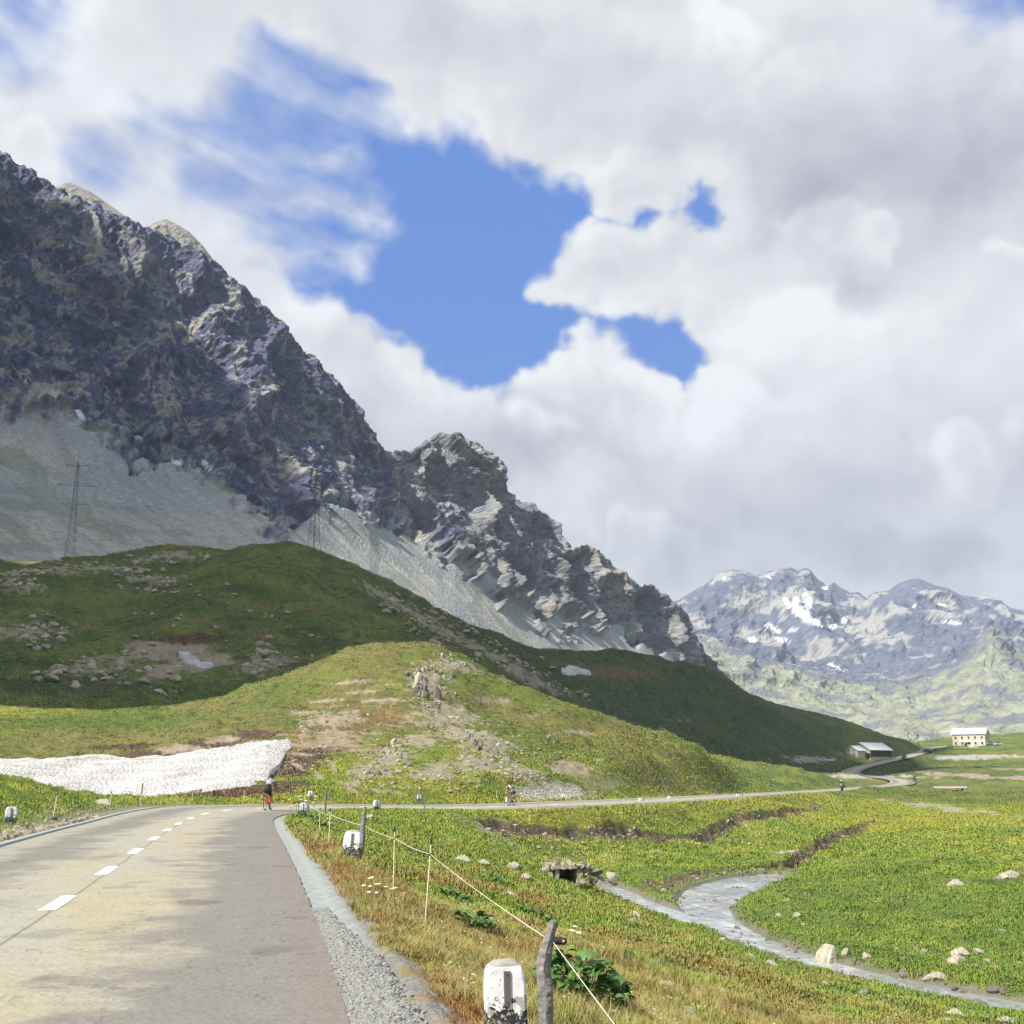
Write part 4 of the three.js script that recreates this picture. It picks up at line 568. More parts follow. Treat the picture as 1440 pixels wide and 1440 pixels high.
// the boulder standing in the stream: a leaning slab with a bright flat face
{
  const [x, , d] = hit(1166, 1357), g = stoneGeometry(21, 5, 3, [0.5, 0.58, 0.42], [[-0.75, 0.6, 0.3, 0.34], [0.95, 0.1, 0.2, 0.5], [0.25, 0.3, 0.9, 0.5], [0.5, 0.8, -0.2, 0.72]]); const m = meshThing('boulder', g, stoneMat, 'pointed pale boulder standing at the edge of the stream', 'boulder'); m.position.set(x, land(x, d) + 0.22, -d); m.rotation.set(0.0, 0.25, -0.12);
}
for (const [px, py, w, h, k, t, label] of [
  [1345, 1246, 26, 9, 3, 0.2, 'low flat rock alone in the meadow, with a small stone at its end'], [1418, 1233, 28, 9, 1, 0.7, 'flat pale rock in the meadow beside a smaller pointed stone'], [1404, 1236, 8, 5, 2, 0, 'small pointed stone at the end of a flat pale rock'],
  [1353, 1343, 22, 11, 4, 0.4, 'rounded rock, upper left of three grouped on the stream bank'], [1344, 1354, 26, 11, 1, 1, 'flat rock, lowest of three grouped on the stream bank'], [1377, 1341, 18, 8, 0, 2, 'small rock, furthest from the stream of three grouped together'],
  [1318, 1375, 34, 7, 3, 0.3, 'long flat slab lying in grass near the stream'], [1220, 1347, 22, 7, 3, 1.2, 'flat stone in the grass just behind the pointed boulder'], [1190, 1342, 16, 8, 5, 0.4, 'small stone leaning beside the pointed boulder'], [1183, 1362, 8, 5, 0, 0.4, 'little wet stone in the water beside the pointed boulder'],
  [1216, 1397, 13, 9, 2, 0.4, 'small white stone on the near stream bank'], [1343, 1428, 28, 8, 3, 0.1, 'flat white stone in grass below the stream'], [1330, 1437, 18, 5, 1, 0.7, 'small flat stone beside a flat white stone below the stream'], [1415, 1436, 32, 5, 3, 0.2, 'long thin slab in the grass below the stream'],
  [1083, 1357, 22, 6, 3, 0.5, 'thin slab in the grass on the near stream bank'], [1158, 1385, 12, 5, 1, 0.3, 'little flat stone on the near stream bank'], [1120, 1288, 14, 5, 1, 0.2, 'small low stone on the stream side of the meadow'], [1096, 1288, 10, 4, 0, 0.9, 'tiny pale stone on the stream side of the meadow'], [1108, 1267, 8, 5, 2, 0.1, 'tiny upright stone in the meadow grass'],
  [893, 1290, 18, 9, 4, 0.6, 'pale lump of rock in the grass above the brook'], [890, 1297, 10, 6, 0, 0.2, 'small stone tucked under a pale lump of rock'], [938, 1318, 11, 8, 2, 0.9, 'small white stone halfway down the grassy slope'], [920, 1313, 16, 4, 3, 0.2, 'thin pale slab on the grassy slope'], [822, 1309, 14, 4, 3, 0.5, 'flat pale stone behind the weathered fence post'], [1015, 1322, 12, 4, 1, 0.2, 'low stone near the bend of the stream'], [1050, 1345, 26, 4, 3, 0.2, 'row of flat stone on the near bank of the stream'],
  [520, 1150, 14, 5, 1, 0.2, 'pale flat stone behind the leaning wooden post'], [720, 1221, 24, 9, 1, 0.4, 'flat pale rock uphill of the culvert'], [738, 1236, 20, 8, 4, 0.4, 'pale rock in the grass beside the culvert'], [690, 1247, 24, 5, 3, 0.4, 'thin pale slab in dark grass above the culvert'], [712, 1258, 30, 4, 3, 0.1, 'long thin slab in the grass above the culvert'], [650, 1210, 26, 7, 3, 0.3, 'grey flat rock among dry grass below the fence'], [680, 1216, 20, 8, 4, 0.7, 'grey rounded rock among dry grass below the fence'],
  [143, 1131, 30, 7, 3, 0.1, 'long pale rock at the foot of the tussock mound'], [8, 1186, 9, 5, 0, 0.3, 'small pale stone on the left kerb'], [1300, 1338, 8, 4, 0, 0.1, 'tiny stone among meadow grass above the stream'], [1260, 1335, 7, 3, 1, 0.2, 'tiny flat stone among meadow grass above the stream'], [997, 1304, 12, 6, 4, 0.3, 'wet stone at the narrowing of the stream'], [1128, 1302, 10, 4, 1, 0.6, 'dark wet stone in the stream'], [1105, 1352, 14, 3, 3, 0.6, 'low dark stone at the water edge'],
]) setStone('rock', label, 'rock', px, py, w, h, k, t, 'rocks lying in the meadow');
// crags breaking through the knoll: each a cluster of angular blocks grown together
function crag(label, list, mat = darkStone, big = 0.34) {
  const [bx, by, bd] = hit(list[0][0], list[0][1], 60, 740, land), root = thing('rock_outcrop', label, 'rock outcrop', [bx, by, -bd], 0, 'rock outcrops on the knoll');
  for (const [px, py, w, h, n] of list) for (let i = 0; i < n; i++) {
    const qx = px + rr(-0.5, 0.5) * w, qy = py + rr(-0.5, 0.5) * h, [x, y, d] = hit(qx, qy, 60, 740, land), s = rr(0.3, 1.0) * (w + h) * 0.5 * d / F * big, m = part('block', stones[Math.floor(rnd() * 6)], rnd() < 0.35 ? stoneMat : mat, root);
    m.scale.set(s * rr(0.5, 0.9), s * rr(1.0, 2.0), s * rr(0.6, 1)); m.rotation.set(rr(-0.2, 0.2), rr(0, 6), rr(-0.35, 0.2)); m.position.set(x - bx, y + s * rr(-0.25, 0.2) - by, bd - d + s * rr(-0.3, 0.1));
  }
  return root;
}
crag('tall split crag just below the top of the knoll', [[585, 955, 30, 26, 16], [600, 975, 34, 30, 18], [592, 945, 16, 14, 8]], darkStone, 0.46);
crag('dark crag in the turf right of the tall split crag', [[622, 950, 34, 16, 10], [606, 940, 16, 10, 5]]);
crag('line of rocks down the ridge from the top of the knoll', [[628, 925, 24, 8, 6], [645, 935, 20, 8, 6], [655, 948, 20, 10, 6], [612, 918, 14, 6, 4], [660, 925, 14, 8, 4]], stoneMat);
crag('broken crag low on the left flank of the knoll', [[555, 1055, 30, 24, 14], [530, 1080, 30, 22, 12], [565, 1040, 18, 20, 8], [570, 1070, 20, 20, 8]]);
crag('broad shattered crag low on the right flank of the knoll', [[660, 1045, 34, 20, 12], [685, 1050, 34, 24, 14], [690, 1070, 26, 18, 10], [675, 1035, 26, 14, 8]]);
crag('small crag on the bare left side of the knoll', [[425, 1012, 12, 10, 4], [470, 990, 16, 6, 4], [520, 940, 14, 5, 3]], stoneMat);
// loose stones nobody could count
function scatter(name, label, geo, mat, count, place, size, flat = 1) {
  const m = new THREE.InstancedMesh(geo, mat, count), q = new THREE.Quaternion(), e = new THREE.Euler(), v = new THREE.Vector3(), sc = new THREE.Vector3(), M = new THREE.Matrix4(), c = new THREE.Color(); let n = 0;
  for (let i = 0; i < count; i++) { const p = place(i); if (!p) continue; const [x, d, k = 1, t = 1, yy] = p, s = size(d) * k; e.set(rr(-0.4, 0.4), rr(0, 6.3), rr(-0.4, 0.4)); q.setFromEuler(e); v.set(x, (yy ?? land(x, d)) + s * 0.1, -d); sc.set(s * rr(0.7, 1.2), s * rr(0.5, 1) * flat, s * rr(0.7, 1.2)); m.setMatrixAt(n, M.compose(v, q, sc)); const b = rr(0.7, 1.15) * t; m.setColorAt(n, c.setRGB(b, b * rr(0.95, 1), b * rr(0.86, 0.98))); n++; }
  m.count = n; m.name = name; shade(m); m.userData.kind = 'stuff'; m.userData.label = label; scene.add(m); return m;
}
const pebble = [11, 12].map((s) => stoneGeometry(s, 1, 6, [1, 0.7, 0.85]));
const inPatch = (list, d0 = 0) => () => { const [px, py, w, h] = list[Math.floor(rnd() * list.length)], a = rr(0, 6.283), r = Math.sqrt(rnd()), [x, , d] = hit(px + Math.cos(a) * r * w, py + Math.sin(a) * r * h); if (d > 690 || d < d0) return null; return [x + rr(-0.4, 0.4), d + rr(-1, 1), Math.pow(rnd(), 2.5) * 1.8 + 0.35]; };
scatter('rubble', 'loose broken stone strewn down the knoll', pebble[0], stoneMat, 1700, inPatch([[625, 1000, 40, 22], [650, 1025, 40, 28], [690, 1050, 50, 30], [600, 970, 30, 30], [545, 1062, 40, 28], [520, 1085, 34, 20], [670, 1080, 50, 20], [640, 935, 45, 12], [735, 1090, 40, 14], [600, 1100, 80, 12], [480, 1020, 60, 30], [430, 1060, 40, 30], [750, 1060, 60, 30]]), () => 0.15);
scatter('gravel_fan', 'pale gravel fan at the roadside below the knoll', pebble[1], std([0.5, 0.47, 0.41], 1), 2200, inPatch([[770, 1114, 50, 9], [740, 1122, 30, 5], [810, 1119, 40, 5]]), () => 0.06);
scatter('boulder_field', 'grey boulders strewn over the shaded green hill', pebble[0], stoneMat, 1500, inPatch([[240, 786, 60, 8], [60, 806, 70, 14], [150, 800, 60, 10], [20, 830, 40, 12], [210, 815, 60, 14], [560, 850, 26, 12], [600, 872, 30, 12], [640, 895, 34, 14], [690, 925, 40, 16], [740, 945, 40, 16], [790, 975, 40, 14], [160, 935, 50, 30], [60, 890, 36, 22], [370, 935, 26, 30], [300, 900, 160, 80], [150, 960, 120, 30]], 185), () => 0.85);
scatter('meadow_stones', 'small pale stones scattered through the meadow', pebble[1], stoneMat, 900, () => { const [x, , d] = hit(rr(760, 1450), 1150 + 290 * Math.pow(rnd(), 1.2)); if (nearWater(x, d)?.out < 0.3) return null; const nr = nearRoad(x, d); if (nr && Math.abs(nr.off) < 4) return null; return [x, d, Math.pow(rnd(), 3) * 2 + 0.5]; }, (d) => 0.07, 0.6);
scatter('stream_stones', 'grey pebbles and cobbles in the stream bed', pebble[0], darkStone, 700, () => { const p = streamPts[Math.floor(rnd() * streamPts.length)]; if (p[1] < 30 || p[1] > 72) return null; const a = rr(-0.62, 0.62), x = p[0] + a * p[2] * rr(0.7, 1.2), d = p[1] + rr(-1.5, 1.5); return [x, d, Math.pow(rnd(), 2) * 1.6 + 0.5]; }, () => 0.13, 1.3);
scatter('bank_stones', 'stones fallen along the eroded turf bank', pebble[0], stoneMat, 900, () => { const b = BANKS[rnd() < 0.88 ? 0 : 1], i = Math.floor(rnd() * (b.length - 1)), t = rnd(), s = Math.abs(rr(0, 1) * rr(0, 6)) + 0.2, x = mix(b[i][0], b[i + 1][0], t), d = mix(b[i][1], b[i + 1][1], t); return [x + s * 0.5, d - s, Math.pow(rnd(), 2.5) * 1.6 + 0.4]; }, () => 0.13);
scatter('verge_gravel', 'grey gravel along the edge of the road', pebble[1], std([0.265, 0.27, 0.262], 1), 30000, () => { const s = sAt(5) + (sAt(13.5) - sAt(5)) * Math.pow(rnd(), 1.2), r = roadAtS(s), off = 3.08 + Math.abs(rr(-1, 1) * rr(0.3, 1)) * mix(0.56, 0.25, sst(8.5, 13.5, r.cd)), p = roadPoint(r, off); return [p[0], p[2], Math.pow(rnd(), 3) * 1.9 + 0.5, 1, Math.max(land(p[0], p[2]), p[1] - (off < 3.6 ? 0.018 : 0.05))]; }, () => 0.013);
scatter('kerb_rubble', 'broken stones along the left kerb', pebble[0], stoneMat, 500, () => { const r = roadAtS(rr(sAt(24), sAt(44))), p = roadPoint(r, -3.5 - Math.abs(rr(0, 1) * rr(0, 1)) * 1.3); return [p[0], p[2], Math.pow(rnd(), 2.5) * 1.6 + 0.4]; }, () => 0.10);
// ------------------------------------------------------------------ grass
function tuft(n, h, spread, wide) {
  const pos = [], nor = [], idx = []; 
  for (let i = 0; i < n; i++) {
    const a = rr(0, 6.283), r = Math.sqrt(rnd()) * spread, x = Math.cos(a) * r, z = Math.sin(a) * r, l = h * rr(0.55, 1.15), b = rr(0, 6.283), bend = l * rr(0.3, 1.3), w = wide * rr(0.6, 1.2), cx = Math.cos(b), cz = Math.sin(b), sx = -cz * w, sz = cx * w, k = pos.length / 3;
    pos.push(x - sx, -0.02, z - sz, x + sx, -0.02, z + sz, x - sx * 0.7 + cx * bend * 0.3, l * 0.55, z - sz * 0.7 + cz * bend * 0.3, x + sx * 0.7 + cx * bend * 0.3, l * 0.55, z + sz * 0.7 + cz * bend * 0.3, x + cx * bend, l * 0.95, z + cz * bend);
    for (let q = 0; q < 5; q++) nor.push(cx * -0.35, 0.9, cz * -0.35); idx.push(k, k + 1, k + 2, k + 1, k + 3, k + 2, k + 2, k + 3, k + 4);
  }
  const g = new THREE.BufferGeometry(); g.setAttribute('position', new THREE.Float32BufferAttribute(pos, 3)); g.setAttribute('normal', new THREE.Float32BufferAttribute(nor, 3)); g.setIndex(idx); return g;
}
const bladeMat = new THREE.MeshPhysicalMaterial({ color: 0xffffff, roughness: 0.75, side: THREE.DoubleSide });
function sow(name, label, geo, count, pick, scale, dryness = 0.13) {
  const m = new THREE.InstancedMesh(geo, bladeMat, count), M = new THREE.Matrix4(), q = new THREE.Quaternion(), e = new THREE.Euler(), v = new THREE.Vector3(), s = new THREE.Vector3(), c = new THREE.Color(), out = [0, 0, 0]; let n = 0;
  for (let i = 0; i < count; i++) {
    const [x, d] = pick(); const nr = nearRoad(x, d), nw = nearWater(x, d);
    if (nr && Math.abs(nr.off) < HALF + (d < 56 ? (nr.off > 0 ? mix(0.85, 0.5, sst(7, 16, d)) + fbm(x * 2, d * 2, 5, 2) * 0.4 : 0.6) : 0.2)) continue;
    if (nw && nw.out < 0.35) continue;
    const h = land(x, d); coverColor(x, h, d, out); if (out[2] > 0.075 && out[2] > out[1] * 0.45) continue;
    const k = scale(d) * rr(0.6, 1.3), tall = clamp(0.8 + 1.2 * fbm(x * 0.8, d * 0.8, 3, 2) + 0.6 * fbm(x * 0.2, d * 0.2, 9, 2), 0.35, 1.7);
    e.set(rr(-0.15, 0.15), rr(0, 6.283), rr(-0.15, 0.15)); q.setFromEuler(e); v.set(x, h, -d); s.set(k, k * tall, k); m.setMatrixAt(n, M.compose(v, q, s));
    const b = rr(1.1, 1.75), dry = rnd() < dryness ? 1 : 0; m.setColorAt(n, c.setRGB(mix(out[0] * b, 0.34, dry * 0.7), mix(out[1] * b, 0.29, dry * 0.7), mix(out[2] * b, 0.12, dry * 0.7))); n++;
  }
  m.count = n; m.name = name; shade(m); m.userData.kind = 'stuff'; m.userData.label = label; scene.add(m);
}
const fan = (a0, a1, r0, r1) => () => { const a = rr(a0, a1) * Math.PI / 180, r = 1 / mix(1 / r0, 1 / r1, rnd()); return [Math.sin(a) * r, Math.cos(a) * r]; };
sow('verge_grass', 'short yellow green grass covering the slope beside the road', tuft(18, 0.085, 0.11, 0.0035), 150000, fan(-16, 34, 5.5, 26), (d) => 0.85 + d * 0.012);
sow('meadow_grass', 'short green grass covering the meadow', tuft(16, 0.065, 0.2, 0.009), 130000, fan(-22, 33, 22, 90), (d) => 0.75 + d * 0.012);
sow('mound_grass', 'green tussock grass on the mound left of the road', tuft(16, 0.10, 0.2, 0.009), 26000, fan(-33, -12, 24, 66), () => 1.1);

const inBox = (x0, x1, d0, d1, ok) => () => { for (let k = 0; k < 40; k++) { const x = rr(x0, x1), d = rr(d0, d1); if (Math.abs(x) < d * 0.56 + 6 && ok(x, d)) return [x, d]; } return [x0, d0]; };
sow('dry_stalks', 'pale dry grass stalks standing on the roadside slope', tuft(7, 0.17, 0.13, 0.0022), 26000, fan(-13, 30, 5.5, 34), (d) => 0.9 + d * 0.012, 0.75);
sow('knoll_turf', 'tufted alpine turf on the knoll', tuft(12, 0.10, 0.26, 0.018), 105000, inBox(-66, 46, 66, 182, (x, d) => true), () => 1.25);
sow('valley_turf', 'tufted turf across the far meadow', tuft(12, 0.12, 0.3, 0.02), 60000, inBox(-5, 130, 84, 240, (x, d) => x > (d - 110) * 0.4), () => 1.4);
sow('hill_turf', 'heath and tussocks on the hills behind the knoll', tuft(12, 0.16, 0.6, 0.05), 110000, inBox(-290, 190, 176, 500, (x, d) => x < 30 + (d - 200) * 0.6), () => 1.5);
// ------------------------------------------------------------------ roadside: guide stones, posts, stakes, wire
const V3 = (x, y, z) => new THREE.Vector3(x, y, z);
function limb(a, b, r0, r1 = r0, seg = 8) { const v = b.clone().sub(a), l = v.length(), g = new THREE.CylinderGeometry(r1, r0, l, seg); g.translate(0, l / 2, 0); g.applyQuaternion(new THREE.Quaternion().setFromUnitVectors(V3(0, 1, 0), v.normalize())); g.translate(a.x, a.y, a.z); return g; }
const stoneFace = (() => {
  const n = 512, d = new Uint8Array(n * n * 4);
  for (let j = 0; j < n; j++) for (let i = 0; i < n; i++) {
    const u = i / n, v = j / n, e = fbm(u * 7, v * 7, 2, 5, 0.6) * 0.30, chip = fbm(u * 24, v * 24, 6, 4, 0.6), white = v + e > 0.66, flake = chip > (white ? (v < 0.76 ? 0.12 : 0.42) : 0.16), m = 1 + fbm(u * 12, v * 12, 3, 4) * 0.3;
    let c = white ? [0.80, 0.81, 0.80] : [0.022, 0.024, 0.034]; if (flake) c = white ? [0.30, 0.29, 0.25] : [0.42, 0.40, 0.34]; if (white && fbm(u * 5, v * 5, 9, 3) > 0.2 && v < 0.75) c = [0.42, 0.42, 0.36]; if (v < 0.13 + e * 0.4) c = [0.33, 0.31, 0.27];
    const o = (j * n + i) * 4; for (let k = 0; k < 3; k++) d[o + k] = 255 * Math.pow(clamp(c[k] * m), 1 / 2.2); d[o + 3] = 255;
  }
  const t = new THREE.DataTexture(d, n, n); t.colorSpace = THREE.SRGBColorSpace; t.magFilter = THREE.LinearFilter; t.wrapS = t.wrapT = THREE.RepeatWrapping; t.needsUpdate = true; return t;
})();
const guideMat = std([1, 1, 1], 0.85, { map: stoneFace, bumpMap: stoneBump, bumpScale: 0.015 }), plateMat = std([0.16, 0.15, 0.155], 0.5, { metalness: 0.3 }), rustMat = std([0.12, 0.05, 0.025], 0.9);
const guideGeo = (() => {
  const s = new THREE.Shape(), w = 0.138, b = 0.165, h = 0.80; s.moveTo(-b, -0.25); s.lineTo(-w, h - 0.11); s.quadraticCurveTo(-w + 0.01, h, -w + 0.1, h); s.lineTo(w - 0.1, h); s.quadraticCurveTo(w - 0.01, h, w, h - 0.11); s.lineTo(b, -0.25); s.closePath();
  const g = mergeVertices(new THREE.ExtrudeGeometry(s, { depth: 0.13, bevelEnabled: true, bevelSize: 0.028, bevelThickness: 0.04, bevelSegments: 3, steps: 6, curveSegments: 8 }).deleteAttribute('uv').deleteAttribute('normal')); g.translate(0, 0, -0.065);
  const p = g.attributes.position, uv = new Float32Array(p.count * 2); for (let i = 0; i < p.count; i++) { const x = p.getX(i), y = p.getY(i), z = p.getZ(i), k = fbm(x * 9, y * 9, z * 9, 3) * 0.02; p.setXYZ(i, x + k, y + k * 0.5, z + k); uv[i * 2] = (x + z * 0.9) / 0.8 + 0.5; uv[i * 2 + 1] = y / 0.8; } g.setAttribute('uv', new THREE.BufferAttribute(uv, 2)); g.computeVertexNormals(); return g;
})();
const plateGeo = new THREE.BoxGeometry(0.052, 0.22, 0.008), screwGeo = new THREE.CylinderGeometry(0.008, 0.008, 0.006, 8).rotateX(Math.PI / 2);
function guideStone(label, x, d, turn = 0, h = 0.56, lean = 0) {
  const o = thing('guide_stone', label, 'guide stone', [x, land(x, d) - (0.80 - h), -d], turn, 'painted guide stones along the road'); o.rotation.z = lean;
  part('stone', guideGeo, guideMat, o); const p = part('reflector', plateGeo, plateMat, o); p.position.set(0.01, 0.66, 0.112); for (const y of [-0.09, 0.09]) { const s = part('screw', screwGeo, rustMat, p); s.position.set(0, y, 0.006); } return o;
}
guideStone('white topped black guide stone with a grey plate, beside the bent weathered post', -0.04, 8.2, 0.12, 0.60, 0.02).position.y = 0.295 - 0.80; scene.children[scene.children.length - 1].scale.set(0.86, 1, 0.9);
const at = (px, py) => { const [x, , d] = hit(px, py, 4, 740, land); return [x, d]; };
guideStone('white topped guide stone leaning towards a round wooden post', ...at(493, 1212), -0.12, 0.56, -0.06);
guideStone('short black and white guide stone at the left kerb', ...at(14, 1161), 0.4, 0.54);
for (const [px, py, label, t] of [[426, 1146, 'white guide stone hidden in white flowers inside the bend', 0.2], [436, 1124, 'white capped guide stone on the outside of the bend', 0], [529, 1140, 'dark guide stone beside the thin grey post at the far road', 0.6], [589, 1128, 'upright white guide stone beside a post below the knoll', 0.1], [792, 1125, 'small white guide stone in front of the gravel fan', 0], [900, 1130, 'white guide stone beside a thin pole along the far road', 0], [941, 1127, 'white guide stone below the two bare streaks on the knoll', 0], [1037, 1123, 'white guide stone near the foot of the knoll where the far road leaves', 0]]) guideStone(label, ...at(px, py), t, 0.5).scale.set(0.85, 1, 0.85);

const woodTex = greyTexture(256, (u, v) => { const a = tileN(u, v * 0.12, 30, 4, 5), b = tileN(u, v, 6, 3, 2); return [0.72 + a * 0.7 + b * 0.3, 0.71 + a * 0.7 + b * 0.3, 0.70 + a * 0.7 + b * 0.3]; });
const woodMat = std([0.30, 0.285, 0.275], 0.95, { map: woodTex, bumpMap: woodTex, bumpScale: 0.02 }), black = std([0.018, 0.018, 0.02], 0.55), stakeMat = std([0.72, 0.66, 0.42], 0.6), wireMat = std([0.78, 0.76, 0.68], 0.6);
function postGeometry(h, r, bend, seed) {
  const c = new THREE.CatmullRomCurve3([V3(0, -0.3, 0), V3(bend * 0.5, h * 0.2, 0), V3(bend * 0.2, h * 0.5, 0.01), V3(-bend * 0.35, h * 0.72, 0), V3(bend * 0.9, h, 0)]), g = new THREE.TubeGeometry(c, 28, r, 10, false), p = g.attributes.position;
  for (let i = 0; i < p.count; i++) { const y = p.getY(i), q = c.getPointAt(clamp((y + 0.3) / (h + 0.3))), k = (1 - 0.42 * sst(h * 0.7, h, y)) * (1 + fbm(p.getX(i) * 20 + seed, y * 5, p.getZ(i) * 20, 3) * 0.35); p.setXYZ(i, q.x + (p.getX(i) - q.x) * k, y, q.z + (p.getZ(i) - q.z) * k); }
  const cap = new THREE.SphereGeometry(r * 0.62, 8, 5); cap.scale(1, 0.5, 1); cap.translate(c.getPointAt(1).x, h - 0.003, 0); const m = mergeGeometries([g, cap]); m.computeVertexNormals(); return m;
}
const insGeo = new THREE.CylinderGeometry(0.026, 0.026, 0.05, 10).rotateZ(Math.PI / 2), ringGeo = new THREE.TorusGeometry(0.018, 0.007, 6, 10), eyeMat = std([0.5, 0.3, 0.25], 0.6);
function woodPost(label, x, d, h, r, bend, seed, group = 'wooden fence posts') { const o = thing('wooden_post', label, 'fence post', [x, land(x, d), -d], 0, group); part('post', postGeometry(h, r, bend, seed), woodMat, o); return o; }
const wp = woodPost('tall bent weathered fence post with a black insulator, beside the plated guide stone', 0.19, 8.0, 0.605 - land(0.19, 8.0), 0.052, 0.045, 1); wp.rotation.z = -0.06; const wireY = 0.465 - land(0.19, 8.0);
{ const i = part('insulator', insGeo, black, wp); i.position.set(0.075, wireY + 0.02, 0.02); const r = part('ring', ringGeo, black, i); r.position.set(0.035, 0, 0.01); part('eye', new THREE.SphereGeometry(0.012, 8, 6), eyeMat, i).position.set(0.035, 0, 0.016); }
const tall = (py0, py1, d) => (py1 - py0) * d * CP / F;
{ const [x, d] = at(507, 1211), w = woodPost('round wooden post leaning beside the second guide stone', x, d, tall(1139, 1211, d), 0.06, 0.01, 4); w.rotation.z = -0.05; }
for (const [px, p0, p1, label, r] of [[457, 1112, 1143, 'grey wooden post behind the plastic stakes at the bend', 0.05], [534, 1121, 1144, 'thin grey post at the near edge of the far road', 0.035], [597, 1116, 1145, 'thin pale post standing before the white guide stone', 0.035], [585, 1110, 1128, 'short pale post touching the upright white guide stone', 0.04], [433, 1128, 1149, 'dark short post among the white flowers', 0.05], [905, 1117, 1130, 'thin pole beside the far road below the knoll', 0.05], [1044, 1111, 1123, 'thin pole at the far end of the knoll', 0.06]]) { const [x, d] = at(px, p1); woodPost(label, x, d, tall(p0, p1, d), r, 0.01, px); }
const tops = [];
function stake(label, px, p0, p1, lean, r = 0.009, name = 'plastic_stake') {
  const [x, d] = at(px, p1), h = tall(p0, p1, d), o = thing(name, label, 'stake', [x, land(x, d), -d], 0, 'thin fence stakes'); o.rotation.z = lean;
  part('rod', new THREE.CylinderGeometry(r, r, h + 0.2, 8).translate(0, h / 2 - 0.1, 0), stakeMat, o); part('tip', new THREE.CylinderGeometry(r * 1.5, r * 1.5, 0.07, 8).translate(0, h - 0.02, 0), black, o); const c = part('clip', new THREE.BoxGeometry(0.03, 0.025, 0.03), black, o); c.position.y = h * 0.84; return [x - Math.sin(lean) * h * 0.86, land(x, d) + h * 0.84, d];
}
tops.push(stake('thin leaning plastic stake with black tip, tallest on the slope', 597, 1190, 1310, -0.06), stake('upright thin plastic stake near the second guide stone', 553, 1170, 1254, 0));
const t3 = stake('pale yellow stake in grass inside the bend', 462.5, 1140, 1187, 0, 0.012), t4 = stake('yellow stake closest to the bend of the road', 449, 1138, 1170, 0, 0.012);
for (const [px, p0, p1, label, l] of [[75, 1117, 1148, 'pale stake leaning beside the tussock mound', -0.1], [155, 1114, 1135, 'thin stake touching the long pale rock', 0], [270, 1112, 1127, 'small stake in front of the snow bank', 0], [343, 1110, 1127, 'thin stake on the dark earth below the snow', 0.02], [304, 1122, 1128, 'very short peg on the outside of the bend', 0], [429, 1107, 1124, 'thin pole behind the white capped guide stone', 0], [502, 1111, 1125, 'thin pole by the footpath below the knoll', 0], [698, 1110, 1125, 'thin pole near the oncoming cyclist', 0]]) stake(label, px, p0, p1, l, 0.018);
{ const [x, d] = at(197, 1135), h = tall(1102, 1135, d), o = thing('snow_pole', 'tall red topped snow pole in front of the snow bank', 'snow pole', [x, land(x, d), -d], 0); o.rotation.z = -0.04; part('pole', new THREE.CylinderGeometry(0.024, 0.026, h * 0.55 + 0.2, 8).translate(0, h * 0.275 - 0.1, 0), std([0.5, 0.44, 0.3], 0.8), o); part('red_band', new THREE.CylinderGeometry(0.026, 0.026, h * 0.45, 8).translate(0, h * 0.775, 0), std([0.20, 0.06, 0.05], 0.7), o); }
{ const o = thing('wooden_post', 'next fence post of the wire line, close to the road', 'fence post', [1.35, land(1.35, 2.6), -2.6], 0, 'wooden fence posts'); part('post', postGeometry(0.95, 0.05, 0.02, 9), woodMat, o); }
{
  const pts = [[1.35, land(1.35, 2.6) + 0.85, 2.6], [0.285, land(0.19, 8.0) + wireY, 7.98], ...tops, (() => { const [x, d] = at(507, 1211); return [x + 0.07, land(x, d) + tall(1164, 1211, d), d]; })(), t3, t4, (() => { const [x, d] = at(433, 1149); return [x, land(x, d) + 0.5, d]; })()];
  const g = []; for (let i = 0; i < pts.length - 1; i++) { const a = pts[i], b = pts[i + 1], l = []; for (let k = 0; k <= 10; k++) { const t = k / 10; l.push(V3(mix(a[0], b[0], t), mix(a[1], b[1], t) - 0.10 * t * (1 - t), -mix(a[2], b[2], t))); } g.push(new THREE.TubeGeometry(new THREE.CatmullRomCurve3(l), 12, 0.0024 + 0.00009 * a[2], 5)); }
  meshThing('fence_wire', mergeGeometries(g), wireMat, 'white electric fence wire running from post to post beside the road', 'wire');
}

// ------------------------------------------------------------------ plants
const leafGeo = (() => { const pos = [], idx = [], n = 6; for (let i = 0; i <= n; i++) { const t = i / n, w = 0.5 * Math.sin(Math.PI * Math.pow(t, 0.72)) * (1 - t * 0.25), y = 0.25 * Math.sin(t * 2.2) - 0.22 * t * t; for (const s of [-1, -0.5, 0, 0.5, 1]) pos.push(s * w, y + Math.abs(s) * w * 0.28 + (Math.abs(s) === 1 ? Math.sin(t * 19) * 0.03 : 0), t); } for (let i = 0; i < n; i++) for (let j = 0; j < 4; j++) { const a = i * 5 + j; idx.push(a, a + 5, a + 1, a + 1, a + 5, a + 6); } const g = new THREE.BufferGeometry(); g.setAttribute('position', new THREE.Float32BufferAttribute(pos, 3)); g.setIndex(idx); g.computeVertexNormals(); return g; })();
const leafMats = [[0.055, 0.14, 0.02], [0.085, 0.19, 0.028], [0.045, 0.11, 0.018], [0.12, 0.21, 0.035]].map((c) => new THREE.MeshPhysicalMaterial({ color: rgb(...c), roughness: 0.5, side: THREE.DoubleSide }));
const stemMat = std([0.14, 0.16, 0.05], 0.8);
